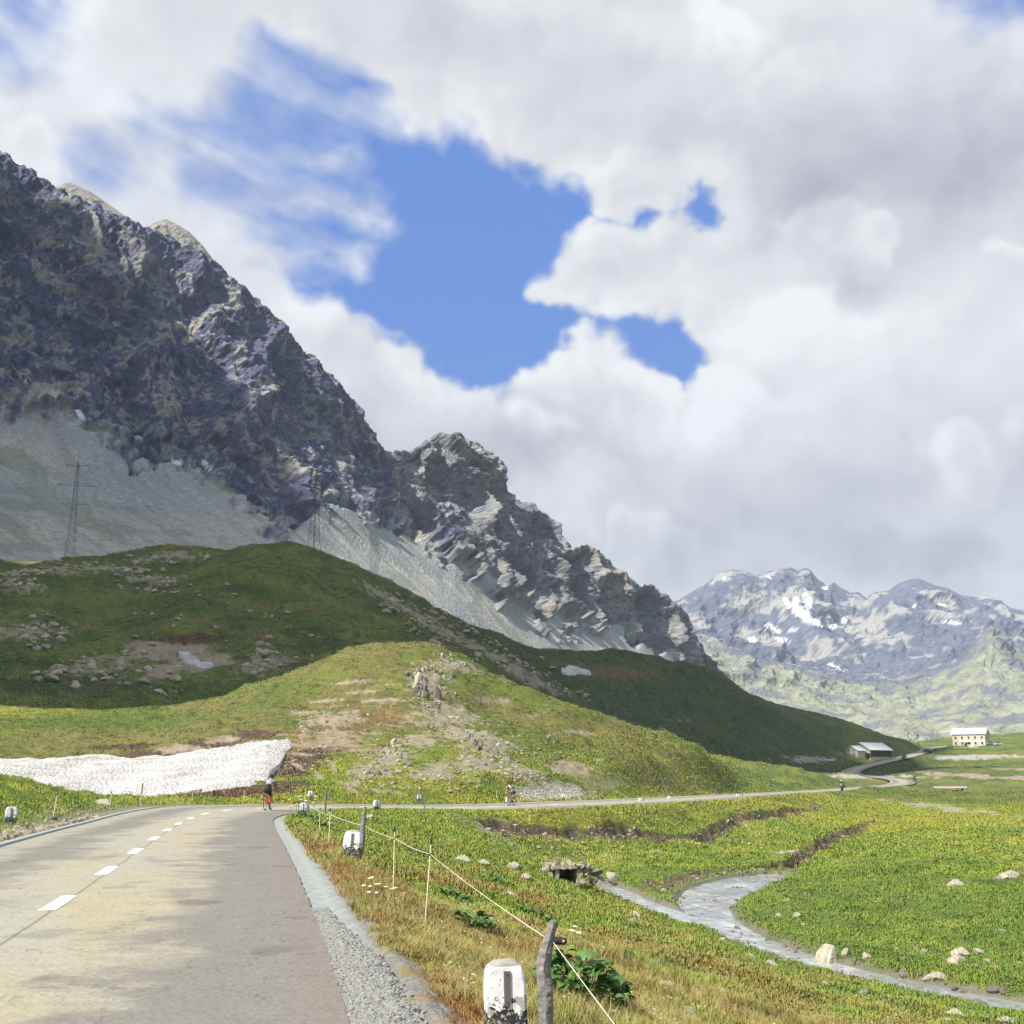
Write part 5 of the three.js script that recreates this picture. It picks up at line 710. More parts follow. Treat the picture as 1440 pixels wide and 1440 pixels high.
function leafyPlant(name, label, px, py, rad, n, size, tallness, group, dark = 0) {
  const [x, d] = at(px, py), o = thing(name, label, 'plant', [x, land(x, d), -d], 0, group);
  for (let i = 0; i < n; i++) { const a = rr(0, 6.283), r = Math.sqrt(rnd()) * rad, lx = Math.cos(a) * r, lz = Math.sin(a) * r, dome = tallness * (1 - 0.65 * (r / rad) ** 2) * rr(0.35, 1.05), m = part('leaf', leafGeo, leafMats[(Math.floor(rnd() * 4) * (dark ? 0.7 : 1)) | 0], o), s = size * rr(0.6, 1.2); m.position.set(lx, land(x + lx, d - lz) - land(x, d) + dome, lz); m.rotation.set(rr(-0.5, 0.35), -a + Math.PI / 2 + rr(-0.9, 0.9), rr(-0.5, 0.5), 'YXZ'); m.scale.set(s * rr(0.7, 1), s, s); }
  part('stem', mergeGeometries(Array.from({ length: Math.max(4, n / 6 | 0) }, () => { const a = rr(0, 6.283), r = rad * 0.7 * rnd(); return limb(V3(Math.cos(a) * r * 0.5, -0.1, Math.sin(a) * r * 0.5), V3(Math.cos(a) * r, tallness * rr(0.4, 0.9), Math.sin(a) * r), 0.006, 0.003, 5); })), stemMat, o); return o;
}
leafyPlant('dock_plant', 'big leafy green dock plant behind the bent fence post', 818, 1408, 0.44, 210, 0.15, 0.44, 'broad leaved plants');
for (const [px, py, r, n, label] of [[638, 1268, 0.42, 60, 'dark leafy clump right of the leaning plastic stake'], [665, 1308, 0.3, 40, 'dark leafy clump lower down the slope below the wire'], [700, 1246, 0.5, 50, 'dark leafy clump above the thin slabs'], [590, 1203, 0.42, 45, 'dark leafy clump behind the upright stake'], [745, 1290, 0.4, 46, 'dark rush like clump behind the bent post'], [430, 1152, 0.5, 60, 'leafy clump under the white flowers at the bend'], [458, 1168, 0.4, 40, 'leafy clump beside the yellow stakes']]) leafyPlant('leafy_plant', label, px, py, r, n, 0.16, 0.24, 'broad leaved plants', 1);
const petalMat = std([0.82, 0.80, 0.72], 0.8), umbelGeo = (() => { const g = []; for (let i = 0; i < 34; i++) { const a = i * 2.4, r = Math.sqrt(i / 34) * 0.9; const s = new THREE.IcosahedronGeometry(0.14, 0); s.scale(1, 0.5, 1); s.translate(Math.cos(a) * r, 0.22 * (1 - r * r), Math.sin(a) * r); g.push(s); } return mergeGeometries(g); })();
function umbels(label, px, py, n, h, spread, size) {
  const [x, d] = at(px, py), o = thing('white_flower', label, 'flower', [x, land(x, d), -d], 0, 'white flowering plants');
  for (let i = 0; i < n; i++) { const lx = rr(-1, 1) * spread, lz = rr(-1, 1) * spread, hh = h * rr(0.6, 1.1), gy = land(x + lx, d - lz) - land(x, d), s = part('stem', limb(V3(lx, gy - 0.05, lz), V3(lx * 1.15, gy + hh, lz * 1.15), 0.006, 0.004, 5), stemMat, o), u = part('flower_head', umbelGeo, petalMat, s), k = size * rr(0.6, 1.2); u.position.set(lx * 1.15, gy + hh, lz * 1.15); u.scale.set(k, k, k); u.rotation.set(rr(-0.2, 0.4), 0, rr(-0.2, 0.2)); }
}
umbels('bush of tall white flowers at the inside of the bend', 426, 1146, 22, 0.75, 0.5, 0.065); umbels('white flowers in the grass below the upright stake', 540, 1262, 6, 0.2, 0.16, 0.04); umbels('pair of white flower heads left of the stakes', 523, 1268, 4, 0.18, 0.1, 0.035); umbels('white flowers by the yellow stakes', 454, 1166, 7, 0.4, 0.25, 0.055); umbels('seed head behind the bent post', 808, 1330, 3, 0.3, 0.08, 0.06);
{ // small flowers in the turf
  const g = new THREE.IcosahedronGeometry(1, 0); g.scale(1, 0.45, 1); const m = new THREE.InstancedMesh(g, std([1, 1, 1], 0.8), 5200), M = new THREE.Matrix4(), c = new THREE.Color(), pick = fan(-14, 33, 6, 40); let n = 0;
  for (let i = 0; i < 5200; i++) { const [x, d] = pick(), nr = nearRoad(x, d); if ((nr && Math.abs(nr.off) < 4.1) || nearWater(x, d)?.out < 0.4) continue; if (fbm(x * 0.5, d * 0.5, 7, 2) < -0.05) continue; const s = rr(0.006, 0.014) * (1 + d * 0.02); M.makeScale(s, s, s); M.setPosition(x, land(x, d) + rr(0.05, 0.13), -d); m.setMatrixAt(n, M); const k = rnd(); c.setRGB(...(k < 0.62 ? [0.72, 0.70, 0.60] : k < 0.8 ? [0.70, 0.55, 0.04] : k < 0.92 ? [0.40, 0.30, 0.20] : [0.45, 0.25, 0.32])); m.setColorAt(n, c); n++; }
  m.count = n; m.name = 'wild_flowers'; m.userData.kind = 'stuff'; m.userData.label = 'tiny white and yellow flowers in the roadside turf'; shade(m); scene.add(m);
}

// ------------------------------------------------------------------ culvert
{
  const [x, d] = at(797, 1240), o = thing('culvert', 'small stone culvert with a dark square mouth in the slope', 'culvert', [x, land(x, d) - 0.05, -d], 0.25), dark = stoneMat;
  const bx = (n, w, h, l, p, m = stoneMat) => { const q = part(n, new THREE.BoxGeometry(w, h, l, 4, 2, 2), m, o); q.position.set(...p); return q; };
  bx('lintel', 1.6, 0.17, 0.7, [0.0, 0.80, 0]); bx('side_wall', 0.22, 0.8, 1.9, [-0.58, 0.36, -0.7], dark); bx('side_wall', 0.22, 0.8, 1.9, [0.58, 0.36, -0.7], dark); bx('back_wall', 1.3, 0.9, 0.1, [0, 0.35, -1.7], dark); bx('ceiling_slab', 1.36, 0.12, 1.5, [0, 0.82, -0.95], dark); bx('bed_slab', 1.3, 0.1, 1.9, [0, -0.06, -0.7], dark);
  const list = []; for (let i = 0; i < 34; i++) { const a = i < 14 ? rr(-2.1, -0.7) : i < 24 ? rr(-1.3, 1.2) : rr(0.72, 2.6), top = i >= 14 && i < 24; list.push([a, top ? rr(0.92, 1.0) : rr(0.15, 0.85) * (1 - Math.max(0, Math.abs(a) - 1) * 0.45), top ? rr(-0.3, 0.25) : rr(-0.1, 0.35), top ? rr(0.2, 0.3) : rr(0.24, 0.44)]); }
  for (let i = 0; i < 9; i++) list.push([-1.05 + i * 0.27, 0.86 + 0.05 * (i % 3), 0.30, 0.22 + 0.03 * (i % 2)]); for (const s of [-1, 1]) for (let i = 0; i < 7; i++) list.push([s * (0.78 + 0.2 * (i % 3) + 0.1 * i), 0.12 + 0.24 * (i % 4), 0.3 - 0.05 * i, 0.26]);
  o.scale.setScalar(0.8);
  list.forEach(([a, b, c, s], i) => { const m = part('wall_stone', stones[i % 6], i % 4 ? stoneMat : darkStone, o); m.position.set(a, b - 0.1, c - 0.05); m.scale.set(s * 1.15, s * 0.85, s); m.rotation.set(0.2 * i, i * 1.3, 0.1 * i); });
}
console.log('roadside done');
// ------------------------------------------------------------------ riders
function bodyGeometry(bones, center, half, res, blend = 0.045) {   // bones: [ax, ay, az, bx, by, bz, r0, r1, colour]
  const mc = new MarchingCubes(res, new THREE.MeshBasicMaterial(), false, false, 120000); mc.isolation = 0;
  const dist = (b, x, y, z) => { const ex = b[3] - b[0], ey = b[4] - b[1], ez = b[5] - b[2], px = x - b[0], py = y - b[1], pz = z - b[2], t = clamp((px * ex + py * ey + pz * ez) / (ex * ex + ey * ey + ez * ez + 1e-9)); return Math.hypot(px - ex * t, py - ey * t, pz - ez * t) - mix(b[6], b[7], t); };
  for (let k = 0; k < res; k++) for (let j = 0; j < res; j++) for (let i = 0; i < res; i++) {
    const x = center[0] + half * (i - res / 2) / (res / 2), y = center[1] + half * (j - res / 2) / (res / 2), z = center[2] + half * (k - res / 2) / (res / 2); let m = 10;
    for (const b of bones) { const q = dist(b, x, y, z), h = clamp(0.5 + 0.5 * (m - q) / blend); m = mix(m, q, h) - blend * h * (1 - h); }
    mc.field[i + j * res + k * res * res] = -m;
  }
  mc.update();
  const n = mc.count, pos = new Float32Array(n * 3), col = new Float32Array(n * 3);
  for (let i = 0; i < n; i++) { const x = center[0] + half * mc.positionArray[i * 3], y = center[1] + half * mc.positionArray[i * 3 + 1], z = center[2] + half * mc.positionArray[i * 3 + 2]; pos.set([x, y, z], i * 3); let best = 1e9, c = null; for (const b of bones) { const q = dist(b, x, y, z); if (q < best) { best = q; c = b[8]; } } col.set(c, i * 3); }
  let g = new THREE.BufferGeometry(); g.setAttribute('position', new THREE.BufferAttribute(pos, 3)); g.setAttribute('color', new THREE.BufferAttribute(col, 3)); g = mergeVertices(g, 1e-4); g.computeVertexNormals(); return g;
}
const skinMat = std([1, 1, 1], 0.75, { vertexColors: true });
function rider(label, pos, turn, C, helmetColor, upright = 0) {           // local +x is forward
  const o = thing('person', label, 'person', pos, turn), S = C.skin, b = [], sh = [0.30 - upright * 0.14, 1.36 + upright * 0.06];
  const add = (ax, ay, az, bx, by, bz, r0, r1, c) => b.push([ax, ay, az, bx, by, bz, r0, r1, c]);
  add(-0.16, 0.98, 0, 0.0, 1.14, 0, 0.155, 0.14, C.lower); add(0.0, 1.14, 0, sh[0] - 0.06, sh[1] - 0.05, 0, 0.14, 0.155, C.upper); for (const s of [-1, 1]) { add(sh[0] - 0.03, sh[1] - 0.02, 0, sh[0], sh[1], s * 0.16, 0.10, 0.075, C.upper); add(-0.16, 0.95, 0, -0.14, 0.93, s * 0.10, 0.12, 0.11, C.shorts); }
  add(sh[0] + 0.02, sh[1] + 0.05, 0, sh[0] + 0.10, sh[1] + 0.13, 0, 0.058, 0.055, S); add(sh[0] + 0.10, sh[1] + 0.17, 0, sh[0] + 0.13, sh[1] + 0.23, 0, 0.088, 0.095, S); add(sh[0] + 0.17, sh[1] + 0.13, 0, sh[0] + 0.18, sh[1] + 0.13, 0, 0.05, 0.045, S); add(sh[0] + 0.22, sh[1] + 0.175, 0, sh[0] + 0.245, sh[1] + 0.165, 0, 0.016, 0.014, S);   // neck, skull, jaw, nose
  for (const s of [-1, 1]) {
    const down = s * C.pedal > 0, knee = down ? [0.14, 0.62, s * 0.10] : [0.26, 0.80, s * 0.11], foot = down ? [0.0, 0.17, s * 0.11] : [0.06, 0.42, s * 0.11];
    add(-0.14, 0.93, s * 0.10, mix(-0.14, knee[0], 0.6), mix(0.93, knee[1], 0.6), mix(0.10, Math.abs(knee[2]), 0.6) * s, 0.098, 0.078, C.shorts); add(mix(-0.14, knee[0], 0.6), mix(0.93, knee[1], 0.6), s * 0.1, ...knee, 0.075, 0.058, C.leg[s > 0 ? 1 : 0]); add(...knee, mix(knee[0], foot[0], 0.35), mix(knee[1], foot[1], 0.35), s * 0.105, 0.056, 0.058, C.leg[s > 0 ? 1 : 0]); add(mix(knee[0], foot[0], 0.35), mix(knee[1], foot[1], 0.35), s * 0.105, ...foot, 0.056, 0.036, C.leg[s > 0 ? 1 : 0]); add(...foot, foot[0] - 0.02, foot[1] - 0.06, foot[2], 0.042, 0.042, C.sock); add(foot[0] - 0.03, foot[1] - 0.075, foot[2], foot[0] + 0.15, foot[1] - 0.10, foot[2], 0.042, 0.032, C.shoe);
    const el = [sh[0] + 0.12 + upright * 0.06, sh[1] - 0.26, s * 0.23], ha = [0.56, 1.0, s * 0.20]; add(sh[0], sh[1], s * 0.17, ...el, 0.062, 0.045, C.arm); add(...el, ...ha, 0.043, 0.028, C.fore ?? S); add(...ha, 0.62, 1.0, s * 0.20, 0.032, 0.03, C.glove ?? S);
  }
  let g = bodyGeometry(b, [0.2, 0.86, 0], 0.88, 76, 0.035);
  const fingers = []; for (const s of [-1, 1]) for (let k = 0; k < 5; k++) { const f = k === 4 ? new THREE.CapsuleGeometry(0.011, 0.04, 3, 6) : new THREE.CapsuleGeometry(0.009, [0.05, 0.058, 0.055, 0.045][k], 3, 6); if (k === 4) { f.rotateX(0.9); f.translate(0.60, 1.015, s * 0.165); } else { f.rotateZ(0.5 + 0.2 * k); f.translate(0.645, 0.99 - 0.006 * k, s * (0.175 + 0.018 * k)); } const c = new Float32Array(f.attributes.position.count * 3); for (let i = 0; i < c.length; i += 3) c.set(C.glove ?? S, i); f.setAttribute('color', new THREE.BufferAttribute(c, 3)); f.deleteAttribute('uv'); fingers.push(f); }
  part('body', mergeGeometries([g, ...fingers]), skinMat, o);
  const hx = sh[0] + 0.125, hy = sh[1] + 0.225, hg = new THREE.SphereGeometry(0.128, 20, 12, 0, TAU, 0, 1.75); hg.scale(1.22, 1.0, 0.95); const hm = part('helmet', hg, std(helmetColor, 0.4), o); hm.position.set(hx - 0.005, hy, 0); hm.rotation.z = -0.12;
  for (const s of [-1, 1]) { part('eye', new THREE.SphereGeometry(0.013, 8, 6), black, o).position.set(sh[0] + 0.212, sh[1] + 0.205, s * 0.032); part('ear', new THREE.SphereGeometry(0.026, 8, 6).scale(0.7, 1.2, 0.4), std(S, 0.8), o).position.set(sh[0] + 0.10, sh[1] + 0.17, s * 0.092); }
  part('mouth', new THREE.BoxGeometry(0.006, 0.008, 0.045), std([0.35, 0.14, 0.12], 0.7), o).position.set(sh[0] + 0.226, sh[1] + 0.118, 0);
  return o;
}
const tyreMat = std([0.03, 0.03, 0.032], 0.8), rimMat = std([0.35, 0.35, 0.37], 0.35, { metalness: 0.8 }), saddleMat = std([0.03, 0.03, 0.03], 0.6);
const spokes = (r) => mergeGeometries(Array.from({ length: 16 }, (_, i) => limb(V3(0, 0, i % 2 ? 0.03 : -0.03), V3(Math.cos(i * TAU / 16) * r, Math.sin(i * TAU / 16) * r, 0), 0.0022, 0.0022, 4)));
function bicycle(label, pos, turn, color, bars = 'drop') {
  const o = thing('bicycle', label, 'bicycle', pos, turn), fm = std(color, 0.3), tube = (a, b, r) => limb(V3(...a), V3(...b), r, r, 8), rear = [-0.42, 0.34, 0], front = [0.58, 0.34, 0], bb = [0, 0.28, 0], seat = [-0.16, 0.80, 0], head = [0.40, 0.84, 0], head2 = [0.44, 0.68, 0];
  for (const c of [rear, front]) { const w = new THREE.Group(); w.name = 'wheel'; w.position.set(...c); o.add(w); part('tyre', new THREE.TorusGeometry(0.332, 0.016, 8, 36), tyreMat, w); part('rim', new THREE.TorusGeometry(0.308, 0.011, 6, 36), rimMat, w); part('spokes', spokes(0.305), rimMat, w); part('hub', new THREE.CylinderGeometry(0.022, 0.022, 0.09, 10).rotateX(Math.PI / 2), rimMat, w); }
  part('frame', mergeGeometries([tube(bb, seat, 0.018), tube(seat, head, 0.017), tube(bb, head2, 0.021), tube(head2, head, 0.022), ...[-0.055, 0.055].flatMap((z) => [tube([bb[0], bb[1], z * 0.6], [rear[0], rear[1], z], 0.011), tube([seat[0], seat[1] - 0.04, z * 0.3], [rear[0], rear[1], z], 0.010)])]), fm, o);
  part('fork', mergeGeometries([-0.05, 0.05].map((z) => tube([head2[0] + 0.01, head2[1] - 0.02, z], [front[0], front[1], z], 0.013))), fm, o); part('seat_post', tube(seat, [-0.2, 0.93, 0], 0.014), rimMat, o); const sd = new THREE.SphereGeometry(1, 14, 8); sd.scale(0.14, 0.03, 0.065); const sm = part('saddle', sd, saddleMat, o); sm.position.set(-0.19, 0.94, 0);
  const hb = bars === 'drop' ? [[0.40, 0.90, 0], [0.48, 0.96, -0.21], [0.60, 0.97, -0.21], [0.62, 0.90, -0.21], [0.53, 0.84, -0.21]] : [[0.40, 0.90, 0], [0.48, 0.98, -0.15], [0.55, 1.0, -0.30]];
  part('handlebar', mergeGeometries([-1, 1].map((s) => new THREE.TubeGeometry(new THREE.CatmullRomCurve3(hb.map(([x, y, z]) => V3(x, y, z * s))), 20, 0.014, 7))), saddleMat, o); part('crank', mergeGeometries([new THREE.CylinderGeometry(0.09, 0.09, 0.006, 24).rotateX(Math.PI / 2).translate(0, 0.28, 0.05), limb(V3(0, 0.28, 0.07), V3(0.0, 0.11, 0.09), 0.011), limb(V3(0, 0.28, -0.07), V3(0.05, 0.44, -0.09), 0.011)]), rimMat, o); for (const p of [[0.02, 0.09, 0.12], [0.08, 0.31, -0.12]]) part('pedal', new THREE.BoxGeometry(0.09, 0.02, 0.07), saddleMat, o).position.set(...p);
  return o;
}
function onRoad(px, py) { let [x, , d] = hit(px, py, 20, 740, land); const n = nearRoad(x, d), p = roadPoint(n.r, clamp(n.off, -2.9, 2.9)); return { p: [p[0], p[1] + 0.006 + 0.0006 * Math.max(0, p[2] - 90), -p[2]], r: n.r }; }
const WHITE = [0.55, 0.53, 0.55], BLK = [0.015, 0.016, 0.02], SKIN = [0.42, 0.24, 0.16];
{ // seen from behind, riding away
  const { p, r } = onRoad(377, 1143), turn = Math.atan2(r.td, r.tx) * 0.55 + 0.45 * Math.PI / 2;
  bicycle('red racing bicycle ridden away round the bend', p, turn, [0.55, 0.03, 0.035]); rider('person cycling away in a grey and black jersey and black helmet', p, turn, { skin: SKIN, upper: [0.36, 0.34, 0.38], lower: BLK, shorts: BLK, leg: [[0.09, 0.04, 0.03], [0.58, 0.13, 0.05]], sock: BLK, shoe: BLK, arm: [0.10, 0.10, 0.12], pedal: 1 }, [0.012, 0.012, 0.014]);
}
{ // coming towards us on the far road
  const { p, r } = onRoad(722, 1136), turn = Math.atan2(r.td, r.tx) + Math.PI + 0.1;
  bicycle('dark touring bicycle with pale bags coming along the far road', p, turn, [0.12, 0.12, 0.13], 'flat'); rider('person in pale jersey and dark shorts cycling along the far road', p, turn, { skin: SKIN, upper: WHITE, lower: [0.30, 0.29, 0.31], shorts: BLK, leg: [SKIN, SKIN], sock: [0.6, 0.6, 0.6], shoe: [0.5, 0.5, 0.52], arm: BLK, pedal: -1 }, [0.03, 0.03, 0.035], 0.6);
  const bag = thing('pannier', 'pale bag hanging on the touring bicycle', 'bag', p, turn); part('pouch', new THREE.BoxGeometry(0.30, 0.30, 0.14, 3, 3, 2).translate(0.55, 0.42, 0.16), std([0.62, 0.62, 0.68], 0.8), bag); part('flap', new THREE.BoxGeometry(0.31, 0.06, 0.15).translate(0.55, 0.585, 0.16), std([0.55, 0.55, 0.6], 0.8), bag);
}
{ // far cyclist at the hairpin
  const { p, r } = onRoad(1296, 1100); const turn = 0.6; bicycle('dark bicycle at the far hairpin', p, turn, [0.05, 0.05, 0.06]); rider('person in dark clothes cycling at the far hairpin', p, turn, { skin: SKIN, upper: BLK, lower: BLK, shorts: BLK, leg: [BLK, BLK], sock: BLK, shoe: BLK, arm: BLK, pedal: 1 }, [0.03, 0.03, 0.03]);
}
{ // motorcyclist
  const { p, r } = onRoad(1243, 1110), turn = Math.atan2(r.td, r.tx) + Math.PI, o = thing('motorcycle', 'dark motorcycle coming up the far road', 'motorcycle', p, turn), dk = std([0.02, 0.02, 0.024], 0.35);
  for (const x of [-0.72, 0.74]) { const w = new THREE.Group(); w.name = 'wheel'; w.position.set(x, 0.32, 0); o.add(w); part('tyre', new THREE.TorusGeometry(0.25, 0.075, 8, 24), tyreMat, w); part('rim', new THREE.CylinderGeometry(0.18, 0.18, 0.07, 18).rotateX(Math.PI / 2), rimMat, w); }
  const s = new THREE.Shape(); s.moveTo(-0.9, 0.82); s.lineTo(-0.1, 0.78); s.lineTo(0.15, 1.0); s.lineTo(0.55, 1.0); s.lineTo(0.78, 0.75); s.lineTo(0.45, 0.35); s.lineTo(-0.3, 0.28); s.lineTo(-0.45, 0.6); s.closePath(); part('fairing', new THREE.ExtrudeGeometry(s, { depth: 0.24, bevelEnabled: true, bevelSize: 0.05, bevelThickness: 0.07, bevelSegments: 3 }).translate(0, 0, -0.12), dk, o); part('windscreen', new THREE.SphereGeometry(0.25, 14, 8, 0, Math.PI, 0, 1.3).rotateY(Math.PI / 2).translate(0.5, 1.0, 0), std([0.35, 0.38, 0.4], 0.1), o); part('fork', mergeGeometries([-0.1, 0.1].map((z) => limb(V3(0.5, 0.9, z), V3(0.74, 0.32, z), 0.03))), rimMat, o); part('handlebar', limb(V3(0.42, 1.05, -0.36), V3(0.42, 1.05, 0.36), 0.018), dk, o); part('headlight', new THREE.SphereGeometry(0.09, 10, 8).translate(0.78, 0.85, 0), std([0.8, 0.8, 0.8], 0.1), o);
  for (const z of [-0.36, 0.36]) part('side_case', new THREE.BoxGeometry(0.45, 0.35, 0.2).translate(-0.65, 0.72, z), dk, o);
  const m = rider('person in black with a white helmet riding the motorcycle', [p[0], p[1] + 0.0, p[2]], turn, { skin: BLK, upper: BLK, lower: BLK, shorts: BLK, leg: [BLK, BLK], sock: BLK, shoe: BLK, arm: BLK, fore: BLK, pedal: 1 }, [0.75, 0.75, 0.75], 0.9); m.scale.setScalar(1.02);
}
// ------------------------------------------------------------------ cars
function car(label, pos, turn, color, group) {
  const o = thing('car', label, 'car', pos, turn, group), s = new THREE.Shape(), bm = std(color, 0.25, { metalness: 0.2 }), glass = std([0.02, 0.025, 0.03], 0.08);
  s.moveTo(-2.1, 0.35); s.lineTo(-2.12, 0.85); s.lineTo(-1.85, 0.98); s.lineTo(0.75, 0.95); s.quadraticCurveTo(1.7, 0.9, 2.05, 0.7); s.lineTo(2.1, 0.35); s.closePath(); part('body', new THREE.ExtrudeGeometry(s, { depth: 1.5, bevelEnabled: true, bevelSize: 0.06, bevelThickness: 0.1, bevelSegments: 3 }).translate(0, 0, -0.75), bm, o);
  const c = new THREE.Shape(); c.moveTo(-1.85, 0.96); c.lineTo(-1.35, 1.42); c.lineTo(0.05, 1.45); c.lineTo(0.85, 0.96); c.closePath(); part('cabin', new THREE.ExtrudeGeometry(c, { depth: 1.2, bevelEnabled: true, bevelSize: 0.05, bevelThickness: 0.08, bevelSegments: 2 }).translate(0, 0, -0.6), glass, o); part('roof', new THREE.BoxGeometry(1.35, 0.05, 1.25).translate(-0.65, 1.5, 0), bm, o);
  for (const x of [-1.3, 1.35]) for (const z of [-0.78, 0.78]) { const w = new THREE.Group(); w.name = 'wheel'; w.position.set(x, 0.32, z); o.add(w); part('tyre', new THREE.TorusGeometry(0.24, 0.08, 8, 20), tyreMat, w); part('rim', new THREE.CylinderGeometry(0.2, 0.2, 0.12, 16).rotateX(Math.PI / 2), rimMat, w); }
  for (const z of [-0.6, 0.6]) { part('headlight', new THREE.SphereGeometry(0.1, 8, 6).scale(0.6, 0.7, 1.4).translate(2.1, 0.68, z), std([0.7, 0.7, 0.7], 0.1), o); part('tail_light', new THREE.BoxGeometry(0.05, 0.14, 0.25).translate(-2.16, 0.8, z), std([0.3, 0.01, 0.01], 0.2), o); } return o;
}
{ const { p, r } = onRoad(1279, 1070); car('dark car driving down the far road', p, Math.atan2(r.td, r.tx) + Math.PI, [0.035, 0.035, 0.04], 'cars on the pass road'); }
{ const { p, r } = onRoad(1316, 1060); car('dark car beside the gravel at the top of the far road', p, Math.atan2(r.td, r.tx) - 0.9, [0.06, 0.05, 0.045], 'cars on the pass road'); }
for (const [px, py, c, label] of [[1393, 1047, [0.25, 0.33, 0.45], 'blue grey car parked right of the inn'], [1404, 1048, [0.6, 0.6, 0.62], 'silver car parked furthest from the inn']]) { const [x, d] = at(px, py); car(label, [x, land(x, d) + 0.02, -d], 0.3, c, 'cars parked beside the inn'); }
{ const [x, d] = at(1167, 1071); car('white car parked on the gravel beside the barn', [x, land(x, d) + 0.02, -d], 0.2, [0.7, 0.7, 0.7]); }

// ------------------------------------------------------------------ buildings
const wallTex = greyTexture(256, (u, v) => 0.86 + tileN(u, v, 10, 4, 3) * 0.3); wallTex.repeat.set(0.2, 0.2);
const cream = std([0.66, 0.61, 0.49], 0.9, { map: wallTex }), plaster = std([0.58, 0.53, 0.45], 0.9, { map: wallTex }), metalRoof = std([0.66, 0.68, 0.70], 0.5, { metalness: 0.1 }), brown = std([0.07, 0.045, 0.03], 0.8), pane = std([0.02, 0.022, 0.028], 0.15), frameMat = std([0.55, 0.5, 0.42], 0.8), shutter = std([0.11, 0.06, 0.04], 0.8);
function gabled(o, L, W, eave, ridge, wm, rm, over = 0.5) {            // long axis local x
  const s = new THREE.Shape(); s.moveTo(-W / 2, -2); s.lineTo(-W / 2, eave); s.lineTo(0, ridge); s.lineTo(W / 2, eave); s.lineTo(W / 2, -2); s.closePath(); const g = new THREE.ExtrudeGeometry(s, { depth: L, bevelEnabled: false }); g.rotateY(Math.PI / 2); g.translate(-L / 2, 0, 0); part('wall', g, wm, o);
  const len = Math.hypot(W / 2, ridge - eave) + over, a = Math.atan2(ridge - eave, W / 2); for (const z of [-1, 1]) { const r = part('roof_slope', new THREE.BoxGeometry(L + over * 2, 0.16, len), rm, o); r.position.set(0, ridge + 0.12 - Math.sin(a) * len / 2, z * Math.cos(a) * len / 2); r.rotation.x = z * a; }
}
function windowAt(o, x, y, z, ry, w = 0.95, h = 1.25) { const f = part('window', new THREE.BoxGeometry(w, h, 0.12), frameMat, o); f.position.set(x, y, z); f.rotation.y = ry; part('pane', new THREE.BoxGeometry(w * 0.8, h * 0.84, 0.05), pane, f).position.z = 0.05; const s = part('sill', new THREE.BoxGeometry(w * 1.15, 0.1, 0.2), frameMat, f); s.position.set(0, -h / 2 - 0.05, 0.06); }
{
  const [x, d] = at(1366, 1049), o = thing('mountain_inn', 'cream three storey inn with grey roof on the pass', 'building', [x, land(x, d), -d], -0.58), L = 15, W = 10, e = 5.6, r = 8.3; gabled(o, L, W, e, r, cream, metalRoof, 0.6);
  for (let i = 0; i < 5; i++) for (const y of [1.2, 3.9]) windowAt(o, -6 + i * 3, y, W / 2 + 0.02, 0); for (let i = 0; i < 3; i++) for (const y of [1.2, 3.9]) windowAt(o, L / 2 + 0.02, y, -3 + i * 3, Math.PI / 2); windowAt(o, L / 2 + 0.02, 6.4, 0, Math.PI / 2, 0.8, 1);
  const dr = part('door', new THREE.BoxGeometry(1.3, 2.2, 0.15), brown, o); dr.position.set(-1.5, 0.2, W / 2 + 0.05); part('handle', new THREE.SphereGeometry(0.06, 6, 5), rimMat, dr).position.set(0.45, 0, 0.1); part('chimney', new THREE.BoxGeometry(0.8, 1.6, 0.8), plaster, o).position.set(-3, r, 0.8);
  const [tx, td] = at(1366, 1053), t = thing('terrace_wall', 'pale terrace wall in front of the inn', 'wall', [tx, land(tx, td), -td], -0.3); for (let i = 0; i < 12; i++) { const m = part('wall_stone', stones[i % 6], stoneMat, t); m.position.set(-7 + i * 1.25, 0.35, 0.3 * Math.sin(i)); m.scale.set(0.85, 1.0, 0.6); }
  for (const [px, py, label] of [[1352, 1049, 'white parasol before the long wall of the inn'], [1362, 1050, 'white parasol between the other two on the terrace'], [1376, 1050, 'white parasol before the gable end of the inn']]) { const [ux, ud] = at(px, py), u = thing('parasol', label, 'parasol', [ux, land(ux, ud), -ud], 0, 'parasols on the inn terrace'); part('pole', new THREE.CylinderGeometry(0.04, 0.04, 2.4, 6).translate(0, 1.2, 0), rimMat, u); part('canopy', new THREE.ConeGeometry(1.5, 0.6, 8).translate(0, 2.5, 0), std([0.75, 0.74, 0.7], 0.8), u); }
}
